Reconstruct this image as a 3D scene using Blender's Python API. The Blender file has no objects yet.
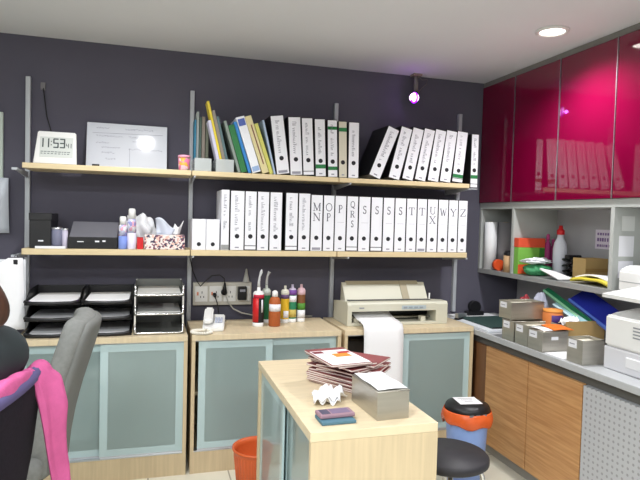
import bpy, bmesh, math, random
from mathutils import Vector, Matrix, Euler
random.seed(7)
S = bpy.context.scene
COL = S.collection
PI = math.pi

# ------------------------------------------------------------------ camera
CAMZ = 1.326
R = [[0.95891, -0.28243, 0.02676], [0.01497, -0.0438, -0.99893], [0.2833, 0.95829, -0.03778]]
cam = bpy.data.cameras.new('camera')
cam.sensor_width = 36.0
cam.lens = 569.79 / 640 * 36
cam.clip_start = 0.05
co = bpy.data.objects.new('camera', cam)
COL.objects.link(co)
m = Matrix(((R[0][0], -R[1][0], -R[2][0], 0), (R[0][1], -R[1][1], -R[2][1], 0), (R[0][2], -R[1][2], -R[2][2], CAMZ), (0, 0, 0, 1)))
co.matrix_world = m
S.camera = co

# ------------------------------------------------------------------ world, lights, exposure
def lin(c):
    c = c / 255.0
    return c / 12.92 if c <= 0.04045 else ((c + 0.055) / 1.055) ** 2.4
def rgb(r, g, b): return (lin(r), lin(g), lin(b), 1)

W = bpy.data.worlds.new('world'); S.world = W; W.use_nodes = True
W.node_tree.nodes['Background'].inputs[0].default_value = (0.05, 0.05, 0.055, 1)
W.node_tree.nodes['Background'].inputs[1].default_value = 1.0
S.view_settings.view_transform = 'Standard'
S.view_settings.look = 'None'
S.view_settings.gamma = 1.0
S.view_settings.use_curve_mapping = False
S.view_settings.exposure = 0.12

CEIL = 2.265
def area(name, loc, sx, sy, power, color=(1, 1, 1), spread=PI):
    l = bpy.data.lights.new(name, 'AREA'); l.shape = 'RECTANGLE'; l.size = sx; l.size_y = sy
    l.energy = power; l.color = color; l.spread = spread
    o = bpy.data.objects.new(name, l); COL.objects.link(o); o.location = loc
    return o
# fluorescent ceiling panels of the room, behind and beside the photographer
COOL = (0.93, 0.97, 1.0)
area('ceiling_panel_light', (-0.55, 0.75, CEIL - 0.03), 1.2, 0.3, 34, COOL)
area('ceiling_panel_light', (0.55, -0.45, CEIL - 0.03), 1.2, 0.3, 33, COOL)
area('ceiling_panel_light', (-1.3, -0.6, CEIL - 0.03), 1.2, 0.3, 34, COOL)
def spot(name, loc, power, size, blend=0.6, color=(1, 1, 1), rot=(0, 0, 0), r=0.05):
    l = bpy.data.lights.new(name, 'SPOT'); l.energy = power; l.spot_size = size; l.spot_blend = blend
    l.color = color; l.shadow_soft_size = r
    o = bpy.data.objects.new(name, l); COL.objects.link(o); o.location = loc; o.rotation_euler = rot
    return o
DL = ((1.845, 2.37, 58), (-0.05, 2.50, 40), (1.845, 0.9, 40))
for dx, dy, pw_ in DL:
    spot('downlight_beam', (dx, dy, CEIL - 0.03), pw_, math.radians(150), 0.8, (0.98, 0.985, 1.0))

# ------------------------------------------------------------------ materials
MATS = {}
def mat(name, c, rough=0.5, metal=0.0, spec=0.5, noise=0.0, nscale=8.0, stretch=(1, 1, 1), c2=None, coat=0.0,
        trans=0.0, ior=1.45, bump=0.0, bscale=200.0, alpha=1.0, emit=None, estr=0.0):
    if name in MATS: return MATS[name]
    M = bpy.data.materials.new(name); M.use_nodes = True
    nt = M.node_tree; p = nt.nodes['Principled BSDF']
    p.inputs['Base Color'].default_value = rgb(*c)
    p.inputs['Roughness'].default_value = rough
    p.inputs['Metallic'].default_value = metal
    p.inputs['Specular IOR Level'].default_value = spec
    p.inputs['Coat Weight'].default_value = coat
    p.inputs['Transmission Weight'].default_value = trans
    p.inputs['IOR'].default_value = ior
    p.inputs['Alpha'].default_value = alpha
    if emit:
        p.inputs['Emission Color'].default_value = rgb(*emit); p.inputs['Emission Strength'].default_value = estr
    if noise > 0 or c2 or bump > 0:
        tc = nt.nodes.new('ShaderNodeTexCoord'); mp = nt.nodes.new('ShaderNodeMapping')
        mp.inputs['Scale'].default_value = stretch
        nt.links.new(tc.outputs['Object'], mp.inputs['Vector'])
    if noise > 0 or c2:
        n = nt.nodes.new('ShaderNodeTexNoise'); n.inputs['Scale'].default_value = nscale
        n.inputs['Detail'].default_value = 5
        nt.links.new(mp.outputs[0], n.inputs['Vector'])
        cr = nt.nodes.new('ShaderNodeValToRGB')
        a = rgb(*c)
        b = rgb(*c2) if c2 else tuple(x * (1 - noise) for x in a[:3]) + (1,)
        cr.color_ramp.elements[0].position = 0.32; cr.color_ramp.elements[1].position = 0.68
        cr.color_ramp.elements[0].color = b; cr.color_ramp.elements[1].color = a
        nt.links.new(n.outputs['Fac'], cr.inputs['Fac']); nt.links.new(cr.outputs[0], p.inputs['Base Color'])
    if bump > 0:
        n2 = nt.nodes.new('ShaderNodeTexNoise'); n2.inputs['Scale'].default_value = bscale
        nt.links.new(mp.outputs[0], n2.inputs['Vector'])
        bp = nt.nodes.new('ShaderNodeBump'); bp.inputs['Strength'].default_value = bump; bp.inputs['Distance'].default_value = 0.002
        nt.links.new(n2.outputs['Fac'], bp.inputs['Height']); nt.links.new(bp.outputs[0], p.inputs['Normal'])
    MATS[name] = M
    return M

m_wall = mat('charcoal_paint', (95, 93, 106), 0.85, spec=0.2, noise=0.06, nscale=3, bump=0.15, bscale=160)
m_wallr = mat('grey_paint', (176, 176, 180), 0.8, spec=0.2, noise=0.04, nscale=3)
m_wallo = mat('white_paint', (205, 203, 200), 0.85, spec=0.2, noise=0.04, nscale=2)
m_ceil = mat('ceiling_paint', (224, 226, 230), 0.9, spec=0.15, noise=0.03, nscale=2)
m_shelf = mat('maple_shelf', (226, 206, 164), 0.4, noise=0.12, nscale=4, stretch=(2, 18, 30))
m_maple = mat('maple_laminate', (226, 208, 174), 0.38, noise=0.12, nscale=3, stretch=(25, 3, 1.2))
m_maplev = mat('maple_laminate_upright', (212, 192, 156), 0.42, noise=0.13, nscale=3, stretch=(28, 28, 1.2))
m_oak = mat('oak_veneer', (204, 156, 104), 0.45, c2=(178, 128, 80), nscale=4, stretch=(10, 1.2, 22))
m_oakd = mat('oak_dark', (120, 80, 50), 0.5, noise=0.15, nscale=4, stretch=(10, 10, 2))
m_grey = mat('grey_laminate', (178, 181, 178), 0.4, noise=0.03, nscale=10)
m_counter = mat('counter_laminate', (186, 188, 190), 0.3, noise=0.06, nscale=60)
m_counterE = mat('counter_edge', (150, 150, 148), 0.4)
m_red = mat('crimson_gloss', (112, 5, 46), 0.05, spec=0.6, coat=0.5)
m_alu = mat('aluminium', (200, 202, 205), 0.35, metal=0.9)
m_alum = mat('satin_aluminium', (186, 190, 196), 0.45, metal=0.15)
m_tin = mat('brushed_tin', (188, 184, 174), 0.34, metal=0.8, noise=0.15, nscale=5, stretch=(1, 1, 12))
m_chrome = mat('chrome', (225, 225, 225), 0.15, metal=1.0)
m_white = mat('white_paper', (242, 242, 244), 0.7, spec=0.2)
m_label = mat('white_label', (238, 239, 245), 0.5, spec=0.3)
m_cream = mat('cream_plastic', (208, 206, 188), 0.45, noise=0.03)
m_creamd = mat('beige_plastic', (168, 158, 132), 0.5)
m_wplastic = mat('white_plastic', (234, 234, 232), 0.35)
m_black = mat('black_plastic', (24, 24, 27), 0.4)
m_blackb = mat('black_board', (34, 33, 38), 0.55, noise=0.2, nscale=40)
m_dark = mat('dark_interior', (46, 44, 42), 0.7)
m_ink = mat('black_ink', (34, 34, 40), 0.7)
m_let = mat('letter_ink', (86, 86, 102), 0.7)
m_inkg = mat('grey_ink', (150, 150, 162), 0.8)
m_lcd = mat('lcd_grey', (212, 216, 212), 0.25)
m_green = mat('green_band', (36, 120, 66), 0.6)
m_beige = mat('aged_label', (214, 208, 190), 0.6)
m_grille = mat('perforated_steel', (150, 152, 156), 0.5)
m_fabric = mat('grey_fabric', (140, 141, 138), 0.9, spec=0.1, noise=0.15, nscale=60, bump=0.3, bscale=300)
m_mesh = mat('black_mesh', (40, 36, 44), 0.85, spec=0.1, noise=0.25, nscale=120)
m_purple = mat('dusk_purple_fabric', (96, 88, 128), 0.85, spec=0.1)
m_pink = mat('pink_knit', (206, 98, 150), 0.9, spec=0.1, noise=0.12, nscale=30, bump=0.4, bscale=220)
m_teal = mat('dark_teal_cloth', (40, 50, 54), 0.9, spec=0.1, noise=0.1)
m_skin = mat('skin', (206, 152, 118), 0.55)
m_hair = mat('brown_hair', (74, 44, 30), 0.5, noise=0.4, nscale=30, stretch=(6, 6, 1))
m_orange = mat('orange_plastic', (212, 98, 48), 0.4, bump=0.5, bscale=160)
m_liner = mat('orange_film', (228, 100, 46), 0.25, noise=0.15, nscale=12)
m_blue = mat('blue_plastic', (140, 170, 232), 0.4)
m_maroon = mat('maroon_print', (150, 66, 68), 0.35, noise=0.3, nscale=14)
m_smoke = mat('smoke_plastic', (120, 122, 118), 0.2, noise=0.1)
m_yellow = mat('yellow_card', (226, 208, 70), 0.5)
m_redp = mat('red_plastic', (206, 30, 36), 0.4)
m_tan = mat('kraft_card', (196, 164, 108), 0.7, noise=0.1)
m_tissue = mat('tissue', (244, 244, 246), 0.9, spec=0.1)
m_film = mat('white_film', (232, 234, 238), 0.3)

def floor_mat():
    M = bpy.data.materials.new('floor_tile'); M.use_nodes = True; nt = M.node_tree; p = nt.nodes['Principled BSDF']
    tc = nt.nodes.new('ShaderNodeTexCoord'); b = nt.nodes.new('ShaderNodeTexBrick')
    b.offset = 0.0; b.inputs['Scale'].default_value = 1.0
    b.inputs['Brick Width'].default_value = 0.4; b.inputs['Row Height'].default_value = 0.4
    b.inputs['Mortar Size'].default_value = 0.004
    b.inputs['Color1'].default_value = rgb(228, 224, 206); b.inputs['Color2'].default_value = rgb(222, 217, 200)
    b.inputs['Mortar'].default_value = rgb(170, 165, 150)
    nt.links.new(tc.outputs['Object'], b.inputs['Vector']); nt.links.new(b.outputs['Color'], p.inputs['Base Color'])
    p.inputs['Roughness'].default_value = 0.25
    return M
m_floor = floor_mat()

def glass_mat(name, c, rough, through):
    # satin etched glass: part lets light through blurred, part scatters it
    M = bpy.data.materials.new(name); M.use_nodes = True; nt = M.node_tree; p = nt.nodes['Principled BSDF']
    p.inputs['Base Color'].default_value = rgb(*c); p.inputs['Roughness'].default_value = rough
    p.inputs['Transmission Weight'].default_value = through; p.inputs['IOR'].default_value = 1.45
    p.inputs['Coat Weight'].default_value = 0.7; p.inputs['Coat Roughness'].default_value = 0.04
    return M
m_glass = glass_mat('etched_glass', (176, 198, 197), 0.38, 0.45)
m_glassf = glass_mat('pale_glass_border', (196, 220, 222), 0.4, 0.15)

def perf_mat():
    M = bpy.data.materials.new('perforated_sheet'); M.use_nodes = True; nt = M.node_tree; p = nt.nodes['Principled BSDF']
    tc = nt.nodes.new('ShaderNodeTexCoord'); mp = nt.nodes.new('ShaderNodeMapping'); mp.inputs['Scale'].default_value = (38, 38, 38)
    nt.links.new(tc.outputs['Object'], mp.inputs['Vector'])
    vm = nt.nodes.new('ShaderNodeVectorMath'); vm.operation = 'FRACTION'; nt.links.new(mp.outputs[0], vm.inputs[0])
    vs = nt.nodes.new('ShaderNodeVectorMath'); vs.operation = 'SUBTRACT'; vs.inputs[1].default_value = (0.5, 0.5, 0.5)
    nt.links.new(vm.outputs[0], vs.inputs[0])
    sx = nt.nodes.new('ShaderNodeVectorMath'); sx.operation = 'MULTIPLY'; sx.inputs[1].default_value = (0, 1, 1)
    nt.links.new(vs.outputs[0], sx.inputs[0])
    ln = nt.nodes.new('ShaderNodeVectorMath'); ln.operation = 'LENGTH'; nt.links.new(sx.outputs[0], ln.inputs[0])
    gt = nt.nodes.new('ShaderNodeMath'); gt.operation = 'LESS_THAN'; gt.inputs[1].default_value = 0.22
    nt.links.new(ln.outputs['Value'], gt.inputs[0])
    mx = nt.nodes.new('ShaderNodeMix'); mx.data_type = 'RGBA'
    nt.links.new(gt.outputs[0], mx.inputs[0]); mx.inputs[6].default_value = rgb(184, 186, 190); mx.inputs[7].default_value = rgb(150, 151, 154)
    nt.links.new(mx.outputs[2], p.inputs['Base Color']); p.inputs['Roughness'].default_value = 0.5
    return M
m_perf = perf_mat()

def dots_mat():
    M = bpy.data.materials.new('mottled_print'); M.use_nodes = True; nt = M.node_tree; p = nt.nodes['Principled BSDF']
    tc = nt.nodes.new('ShaderNodeTexCoord'); v = nt.nodes.new('ShaderNodeTexVoronoi'); v.inputs['Scale'].default_value = 110
    nt.links.new(tc.outputs['Object'], v.inputs['Vector'])
    sp = nt.nodes.new('ShaderNodeSeparateColor'); nt.links.new(v.outputs['Color'], sp.inputs[0])
    cr = nt.nodes.new('ShaderNodeValToRGB'); cr.color_ramp.interpolation = 'CONSTANT'
    e = cr.color_ramp.elements; e[0].color = rgb(240, 226, 222); e[1].position = 0.45; e[1].color = rgb(120, 60, 84)
    e2 = e.new(0.62); e2.color = rgb(60, 56, 84); e3 = e.new(0.78); e3.color = rgb(232, 190, 176)
    nt.links.new(sp.outputs[0], cr.inputs[0]); nt.links.new(cr.outputs[0], p.inputs['Base Color'])
    return M
m_dots = dots_mat()

# ------------------------------------------------------------------ mesh helpers
class B:
    def __init__(s): s.bm = bmesh.new(); s.mi = 0
    def _new(s, before):
        fs = [f for f in s.bm.faces if f not in before]
        return fs
    def box(s, x0, x1, y0, y1, z0, z1, bev=0.0, seg=2, M=None):
        vs = [s.bm.verts.new(v) for v in ((x0, y0, z0), (x1, y0, z0), (x1, y1, z0), (x0, y1, z0), (x0, y0, z1), (x1, y0, z1), (x1, y1, z1), (x0, y1, z1))]
        fi = ((3, 2, 1, 0), (4, 5, 6, 7), (0, 1, 5, 4), (1, 2, 6, 5), (2, 3, 7, 6), (3, 0, 4, 7))
        fs = [s.bm.faces.new([vs[i] for i in f]) for f in fi]
        for f in fs: f.material_index = s.mi
        if M is not None:
            for v in vs: v.co = M @ v.co
        if bev > 0:
            es = list({e for f in fs for e in f.edges})
            r = bmesh.ops.bevel(s.bm, geom=es, offset=bev, segments=seg, affect='EDGES', profile=0.5)
            for f in r['faces']: f.material_index = s.mi
        return s
    def cyl(s, p0, p1, r0, r1=None, seg=20, caps=True):
        r1 = r0 if r1 is None else r1
        return s.tube([p0, p1], [r0, r1], seg, caps)
    def tube(s, pts, r, seg=10, caps=True, closed=False):
        pts = [Vector(p) for p in pts]; n = len(pts)
        rs = r if isinstance(r, (list, tuple)) else [r] * n
        rings = []; ref = None
        for i, p in enumerate(pts):
            if closed: d = pts[(i + 1) % n] - pts[i - 1]
            else: d = (pts[min(i + 1, n - 1)] - pts[max(i - 1, 0)])
            d.normalize()
            if ref is None: ref = Vector((0, 0, 1)) if abs(d.z) < 0.9 else Vector((1, 0, 0))
            a = (ref - d * ref.dot(d)).normalized(); b = d.cross(a); ref = a
            rings.append([s.bm.verts.new(p + (a * math.cos(2 * PI * k / seg) + b * math.sin(2 * PI * k / seg)) * rs[i]) for k in range(seg)])
        m_ = n if closed else n - 1
        for i in range(m_):
            A, Bq = rings[i], rings[(i + 1) % n]
            for k in range(seg):
                f = s.bm.faces.new((A[k], A[(k + 1) % seg], Bq[(k + 1) % seg], Bq[k])); f.material_index = s.mi; f.smooth = True
        if caps and not closed:
            f = s.bm.faces.new(list(reversed(rings[0]))); f.material_index = s.mi
            f = s.bm.faces.new(rings[-1]); f.material_index = s.mi
        return s
    def lathe(s, prof, c=(0, 0, 0), seg=28, sx=1.0, sy=1.0, cap=True):
        rings = []
        for r, z in prof:
            rings.append([s.bm.verts.new((c[0] + r * sx * math.cos(2 * PI * k / seg), c[1] + r * sy * math.sin(2 * PI * k / seg), c[2] + z)) for k in range(seg)])
        for A, Bq in zip(rings, rings[1:]):
            for k in range(seg):
                f = s.bm.faces.new((A[k], A[(k + 1) % seg], Bq[(k + 1) % seg], Bq[k])); f.material_index = s.mi; f.smooth = True
        if cap:
            if prof[0][0] > 1e-5: f = s.bm.faces.new(list(reversed(rings[0]))); f.material_index = s.mi
            if prof[-1][0] > 1e-5: f = s.bm.faces.new(rings[-1]); f.material_index = s.mi
        return s
    def prism(s, poly, a, b, plane='yz'):
        def P(u, v, t):
            return {'yz': (t, u, v), 'xz': (u, t, v), 'xy': (u, v, t)}[plane]
        A = [s.bm.verts.new(P(u, v, a)) for u, v in poly]; Bq = [s.bm.verts.new(P(u, v, b)) for u, v in poly]
        n = len(poly); fs = [s.bm.faces.new(A), s.bm.faces.new(list(reversed(Bq)))]
        for i in range(n): fs.append(s.bm.faces.new((A[i], Bq[i], Bq[(i + 1) % n], A[(i + 1) % n])))
        for f in fs: f.material_index = s.mi
        return s
    def sheet(s, fn, nu, nv, th=0.002):
        # fn(u, v) -> point ; a grid thickened along its normals
        P = [[Vector(fn(i / nu, j / nv)) for j in range(nv + 1)] for i in range(nu + 1)]
        N = []
        for i in range(nu + 1):
            row = []
            for j in range(nv + 1):
                du = P[min(i + 1, nu)][j] - P[max(i - 1, 0)][j]; dv = P[i][min(j + 1, nv)] - P[i][max(j - 1, 0)]
                nn = du.cross(dv)
                row.append(nn.normalized() if nn.length > 1e-9 else Vector((0, 0, 1)))
            N.append(row)
        T = [[s.bm.verts.new(P[i][j] + N[i][j] * th / 2) for j in range(nv + 1)] for i in range(nu + 1)]
        D = [[s.bm.verts.new(P[i][j] - N[i][j] * th / 2) for j in range(nv + 1)] for i in range(nu + 1)]
        def F(*v):
            f = s.bm.faces.new(v); f.material_index = s.mi; f.smooth = True
        for i in range(nu):
            for j in range(nv):
                F(T[i][j], T[i + 1][j], T[i + 1][j + 1], T[i][j + 1]); F(D[i][j + 1], D[i + 1][j + 1], D[i + 1][j], D[i][j])
        for i in range(nu):
            F(D[i][0], D[i + 1][0], T[i + 1][0], T[i][0]); F(T[i][nv], T[i + 1][nv], D[i + 1][nv], D[i][nv])
        for j in range(nv):
            F(T[0][j], T[0][j + 1], D[0][j + 1], D[0][j]); F(D[nu][j], D[nu][j + 1], T[nu][j + 1], T[nu][j])
        return s
    def stroke(s, pts, w, y0=-0.0016, y1=-0.0004):
        # flat pen stroke in the local xz plane
        for (a, b) in zip(pts, pts[1:]):
            a = Vector(a); b = Vector(b); d = (b - a)
            if d.length < 1e-7: continue
            d.normalize(); n = Vector((-d.y, d.x)) * w / 2; e = d * w * 0.25
            q = [a - e - n, b + e - n, b + e + n, a - e + n]
            s.prism([(v.x, v.y) for v in q], y0, y1, 'xz')
        return s

def obj(name, b, mats, parent=None, loc=None, rot=None, smooth=False):
    bm = b.bm
    bmesh.ops.recalc_face_normals(bm, faces=bm.faces)
    me = bpy.data.meshes.new(name); bm.to_mesh(me); bm.free()
    for m_ in (mats if isinstance(mats, (list, tuple)) else [mats]): me.materials.append(m_)
    if smooth:
        for p in me.polygons: p.use_smooth = True
    o = bpy.data.objects.new(name, me); COL.objects.link(o)
    if parent: o.parent = parent
    if loc: o.location = loc
    if rot: o.rotation_euler = rot
    return o
def tag(o, label, cat, group=None, kind=None):
    if label: o['label'] = label
    if cat: o['category'] = cat
    if group: o['group'] = group
    if kind: o['kind'] = kind
    return o
def thing(name, label, cat, loc=(0, 0, 0), rot=(0, 0, 0), group=None):
    o = bpy.data.objects.new(name, None); o.empty_display_size = 0.05; COL.objects.link(o)
    o.location = loc; o.rotation_euler = rot
    return tag(o, label, cat, group)
def struct(name, b, m_, label=None):
    o = obj(name, b, m_); o['kind'] = 'structure'
    if label: o['label'] = label
    return o
def copy_tree(o, parent=None):
    c = o.copy(); COL.objects.link(c)
    if parent: c.parent = parent
    for ch in [x for x in o.children]: copy_tree(ch, c)
    return c
def bx(*a, **k): return B().box(*a, **k)

# ------------------------------------------------------------------ room
WY = 3.42; WX = 2.46; LX = -2.7; FY = -1.6
struct('floor', bx(LX, WX, FY, WY, -0.05, 0), m_floor)
struct('ceiling', bx(LX, WX, FY, WY, CEIL, CEIL + 0.05), m_ceil)
struct('wall_back', bx(LX, WX + 0.1, WY, WY + 0.1, 0, CEIL), m_wall)
struct('wall_right', bx(WX, WX + 0.1, FY, WY, 0, CEIL), m_wallr)
struct('wall_left', bx(LX - 0.1, LX, FY, WY + 0.1, 0, CEIL), m_wallo)
struct('wall_front', bx(LX, WX + 0.1, FY - 0.1, FY, 0, CEIL), m_wallo)

# ceiling fittings
def downlight(x, y, label):
    t = thing('ceiling_downlight', label, 'ceiling light', (x, y, CEIL))
    b = B().lathe([(0.062, -0.001), (0.078, -0.001), (0.078, -0.008), (0.062, -0.012), (0.058, -0.004)], seg=36, cap=False)
    obj('trim_ring', b, m_wplastic, t)
    b = B().lathe([(0.0, -0.002), (0.06, -0.003)], seg=36, cap=False)
    obj('lamp_lens', b, mat('lamp_glow', (255, 250, 244), emit=(255, 248, 240), estr=9.0), t)
downlight(1.845, 2.37, 'round white recessed downlight glowing beside the crimson wall cabinets')
downlight(-0.05, 2.50, 'round recessed downlight in the ceiling in front of the whiteboard shelf')
downlight(1.845, 0.9, 'round recessed downlight over the laser printer end of the counter')
for k, (x, y) in enumerate(((-0.55, 0.75), (0.55, -0.45), (-1.3, -0.6))):
    t = thing('fluorescent_panel', ['fluorescent ceiling panel above the grey swivel chair', 'fluorescent ceiling panel in the middle of the ceiling beyond the desk cabinet', 'fluorescent ceiling panel over the far left of the room'][k], 'ceiling light', (x, y, CEIL), group='fluorescent ceiling panels')
    b = B(); b.box(-0.63, 0.63, -0.18, 0.18, -0.02, -0.001)
    obj('housing', b, m_wplastic, t)
    obj('diffuser', bx(-0.6, 0.6, -0.15, 0.15, -0.0225, -0.0202), mat('diffuser_glow', (250, 250, 250), emit=(240, 247, 255), estr=2.5), t)

# ------------------------------------------------------------------ shelf uprights and planks
SH1 = (1.536, 1.562); SH2 = (1.109, 1.139)
UPX = (-0.646, 0.214, 1.089, 1.955)
UL = ['leftmost aluminium shelf upright, beside the digital clock', 'aluminium shelf upright between the tissue box and the small white binders',
      'aluminium shelf upright rising behind the cream printer end of the long binder row', 'rightmost aluminium shelf upright, nearest the crimson cabinets']
for i, x in enumerate(UPX):
    t = thing('shelf_upright', UL[i], 'shelf upright', (x, WY, 0), group='aluminium shelf uprights')
    b = B(); b.box(-0.012, 0.012, -0.026, 0, 0.725 if i == 3 else 0.03, 2.043, 0.002)
    obj('post', b, m_alum, t)
    for (z0, z1) in (SH1, SH2):
        b = B()
        ox = -0.096 if i == 3 else 0.0
        b.prism([(-0.026, z0 - 0.001), (-0.325, z0 - 0.001), (-0.325, z0 - 0.010), (-0.026, z0 - 0.034)], ox - 0.004, ox + 0.004, 'yz')
        if i == 0: b.box(-0.012, 0.012, -0.33, -0.30, z0 - 0.012, z0 - 0.001)
        if i == 3: b.box(ox - 0.004, 0.0, -0.05, -0.0262, z0 - 0.026, z0 - 0.001)
        if i == 3 and z0 > 1.3: b.box(-0.090, -0.035, -0.315, -0.06, z0 - 0.006, z0 - 0.001)
        obj('bracket', b, m_alum, t)
planks = [(-0.614, 0.196), (0.201, 1.018), (1.023, 1.862)]
PL = [['upper maple shelf plank carrying the clock and whiteboard', 'upper maple shelf plank carrying the coloured folders and upright binders', 'upper maple shelf plank carrying the row of right-leaning binders'],
      ['lower maple shelf plank carrying the tissue box and spray cans', 'lower maple shelf plank carrying the small white binders', 'lower maple shelf plank carrying the S to Z binders above the printer']]
for j, (z0, z1) in enumerate((SH1, SH2)):
    for i, (x0, x1) in enumerate(planks):
        b = bx(0, x1 - x0, 0, 0.27, 0, z1 - z0, bev=0.002)
        o = obj('shelf_plank', b, m_shelf, loc=(x0, 3.10, z0)); tag(o, PL[j][i], 'shelf', 'maple shelf planks')

# ------------------------------------------------------------------ binders
T_, t_ = 0.16, 0.075
def ell(cx, cy, rx, ry, a0, a1, n=14): return [(cx + rx * math.cos(math.radians(a0 + (a1 - a0) * k / n)), cy + ry * math.sin(math.radians(a0 + (a1 - a0) * k / n))) for k in range(n + 1)]
def sf(x, y, w=0.3): return ([(x - w / 2, y), (x + w / 2, y)], t_)
GL = {
 'M': [([(.1, 0), (.1, 1)], t_), ([(.9, 0), (.9, 1)], T_), ([(.1, 1), (.5, .05)], T_), ([(.5, .05), (.9, 1)], t_), sf(.1, 0), sf(.9, 0), sf(.05, 1, .2), sf(.95, 1, .2)],
 'N': [([(.12, 0), (.12, 1)], t_), ([(.88, 0), (.88, 1)], t_), ([(.12, 1), (.88, 0)], T_), sf(.12, 0), sf(.08, 1, .25), sf(.88, 1)],
 'O': [(ell(.5, .5, .42, .5, 0, 360, 24), .11)],
 'P': [([(.2, 0), (.2, 1)], T_), ([(.2, 1), (.5, 1)], t_), (ell(.5, .75, .32, .25, 90, -90), .1), ([(.5, .5), (.2, .5)], t_), sf(.2, 0, .4), sf(.14, 1, .2)],
 'Q': [(ell(.5, .5, .42, .5, 0, 360, 24), .11), ([(.5, .15), (.85, -.18)], T_)],
 'R': [([(.2, 0), (.2, 1)], T_), ([(.2, 1), (.5, 1)], t_), (ell(.5, .76, .3, .24, 90, -90), .1), ([(.5, .52), (.2, .52)], t_), ([(.48, .52), (.88, 0)], T_), sf(.2, 0, .36), sf(.14, 1, .2), sf(.9, 0, .2)],
 'S': [(ell(.5, .76, .3, .24, 20, 250), .11), (ell(.5, .25, .33, .26, 80, -160), .13), ([(.4, .535), (.58, .5)], .15), ([(.79, .82), (.79, 1.0)], t_), ([(.19, .0), (.19, .2)], t_)],
 'T': [([(.5, 0), (.5, 1)], T_), ([(.08, 1), (.92, 1)], t_), ([(.08, 1), (.06, .76)], t_), ([(.92, 1), (.94, .76)], t_), sf(.5, 0, .4)],
 'U': [([(.18, 1), (.18, .32)], T_), (ell(.5, .32, .32, .32, 180, 360), .1), ([(.82, .32), (.82, 1)], t_), sf(.18, 1, .36), sf(.82, 1)],
 'W': [([(.05, 1), (.3, 0)], T_), ([(.3, 0), (.5, .85)], t_), ([(.5, .85), (.72, 0)], T_), ([(.72, 0), (.95, 1)], t_), sf(.06, 1, .22), sf(.94, 1, .2)],
 'X': [([(.12, 1), (.86, 0)], T_), ([(.86, 1), (.12, 0)], t_), sf(.14, 1), sf(.86, 1), sf(.14, 0), sf(.86, 0)],
 'Y': [([(.1, 1), (.5, .48)], T_), ([(.9, 1), (.5, .48)], t_), ([(.5, .48), (.5, 0)], T_), sf(.12, 1), sf(.88, 1, .26), sf(.5, 0, .36)],
 'Z': [([(.12, 1), (.88, 1)], t_), ([(.88, 1), (.12, 0)], T_), ([(.12, 0), (.9, 0)], t_), ([(.12, 1), (.1, .78)], t_), ([(.9, 0), (.93, .24)], t_)],
}
def letter(b, ch, x, z, w, h):
    for pts, lw in GL[ch]:
        b.stroke([(x + px * w, z + pz * h) for px, pz in pts], lw * h * 0.8)
def scrawl(b, rnd, x, z0, z1, w, lw):
    # a line of faint illegible lettering running down the spine
    z = z1
    while z > z0:
        h = rnd.uniform(0.008, 0.014)
        if rnd.random() < 0.16: z -= h; continue
        k = rnd.choice((0, 1, 2, 3))
        hi = w * (0.5 if rnd.random() < 0.3 else 0.3)
        a = x - w * 0.3; c = a + hi
        if k == 0: b.stroke([(a, z), (c, z), (c, z - h * .6), (a, z - h * .6)], lw)
        elif k == 1: b.stroke([(a, z), (c, z)], lw); b.stroke([(a, z - h * .5), (c * .5 + a * .5, z - h * .5)], lw)
        elif k == 2: b.stroke([(a, z - h * .5), (c, z - h * .3), (a, z)], lw)
        else: b.stroke([(c, z), (a, z - h * .3), (c, z - h * .6)], lw)
        z -= h
BD = 0.255
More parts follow.
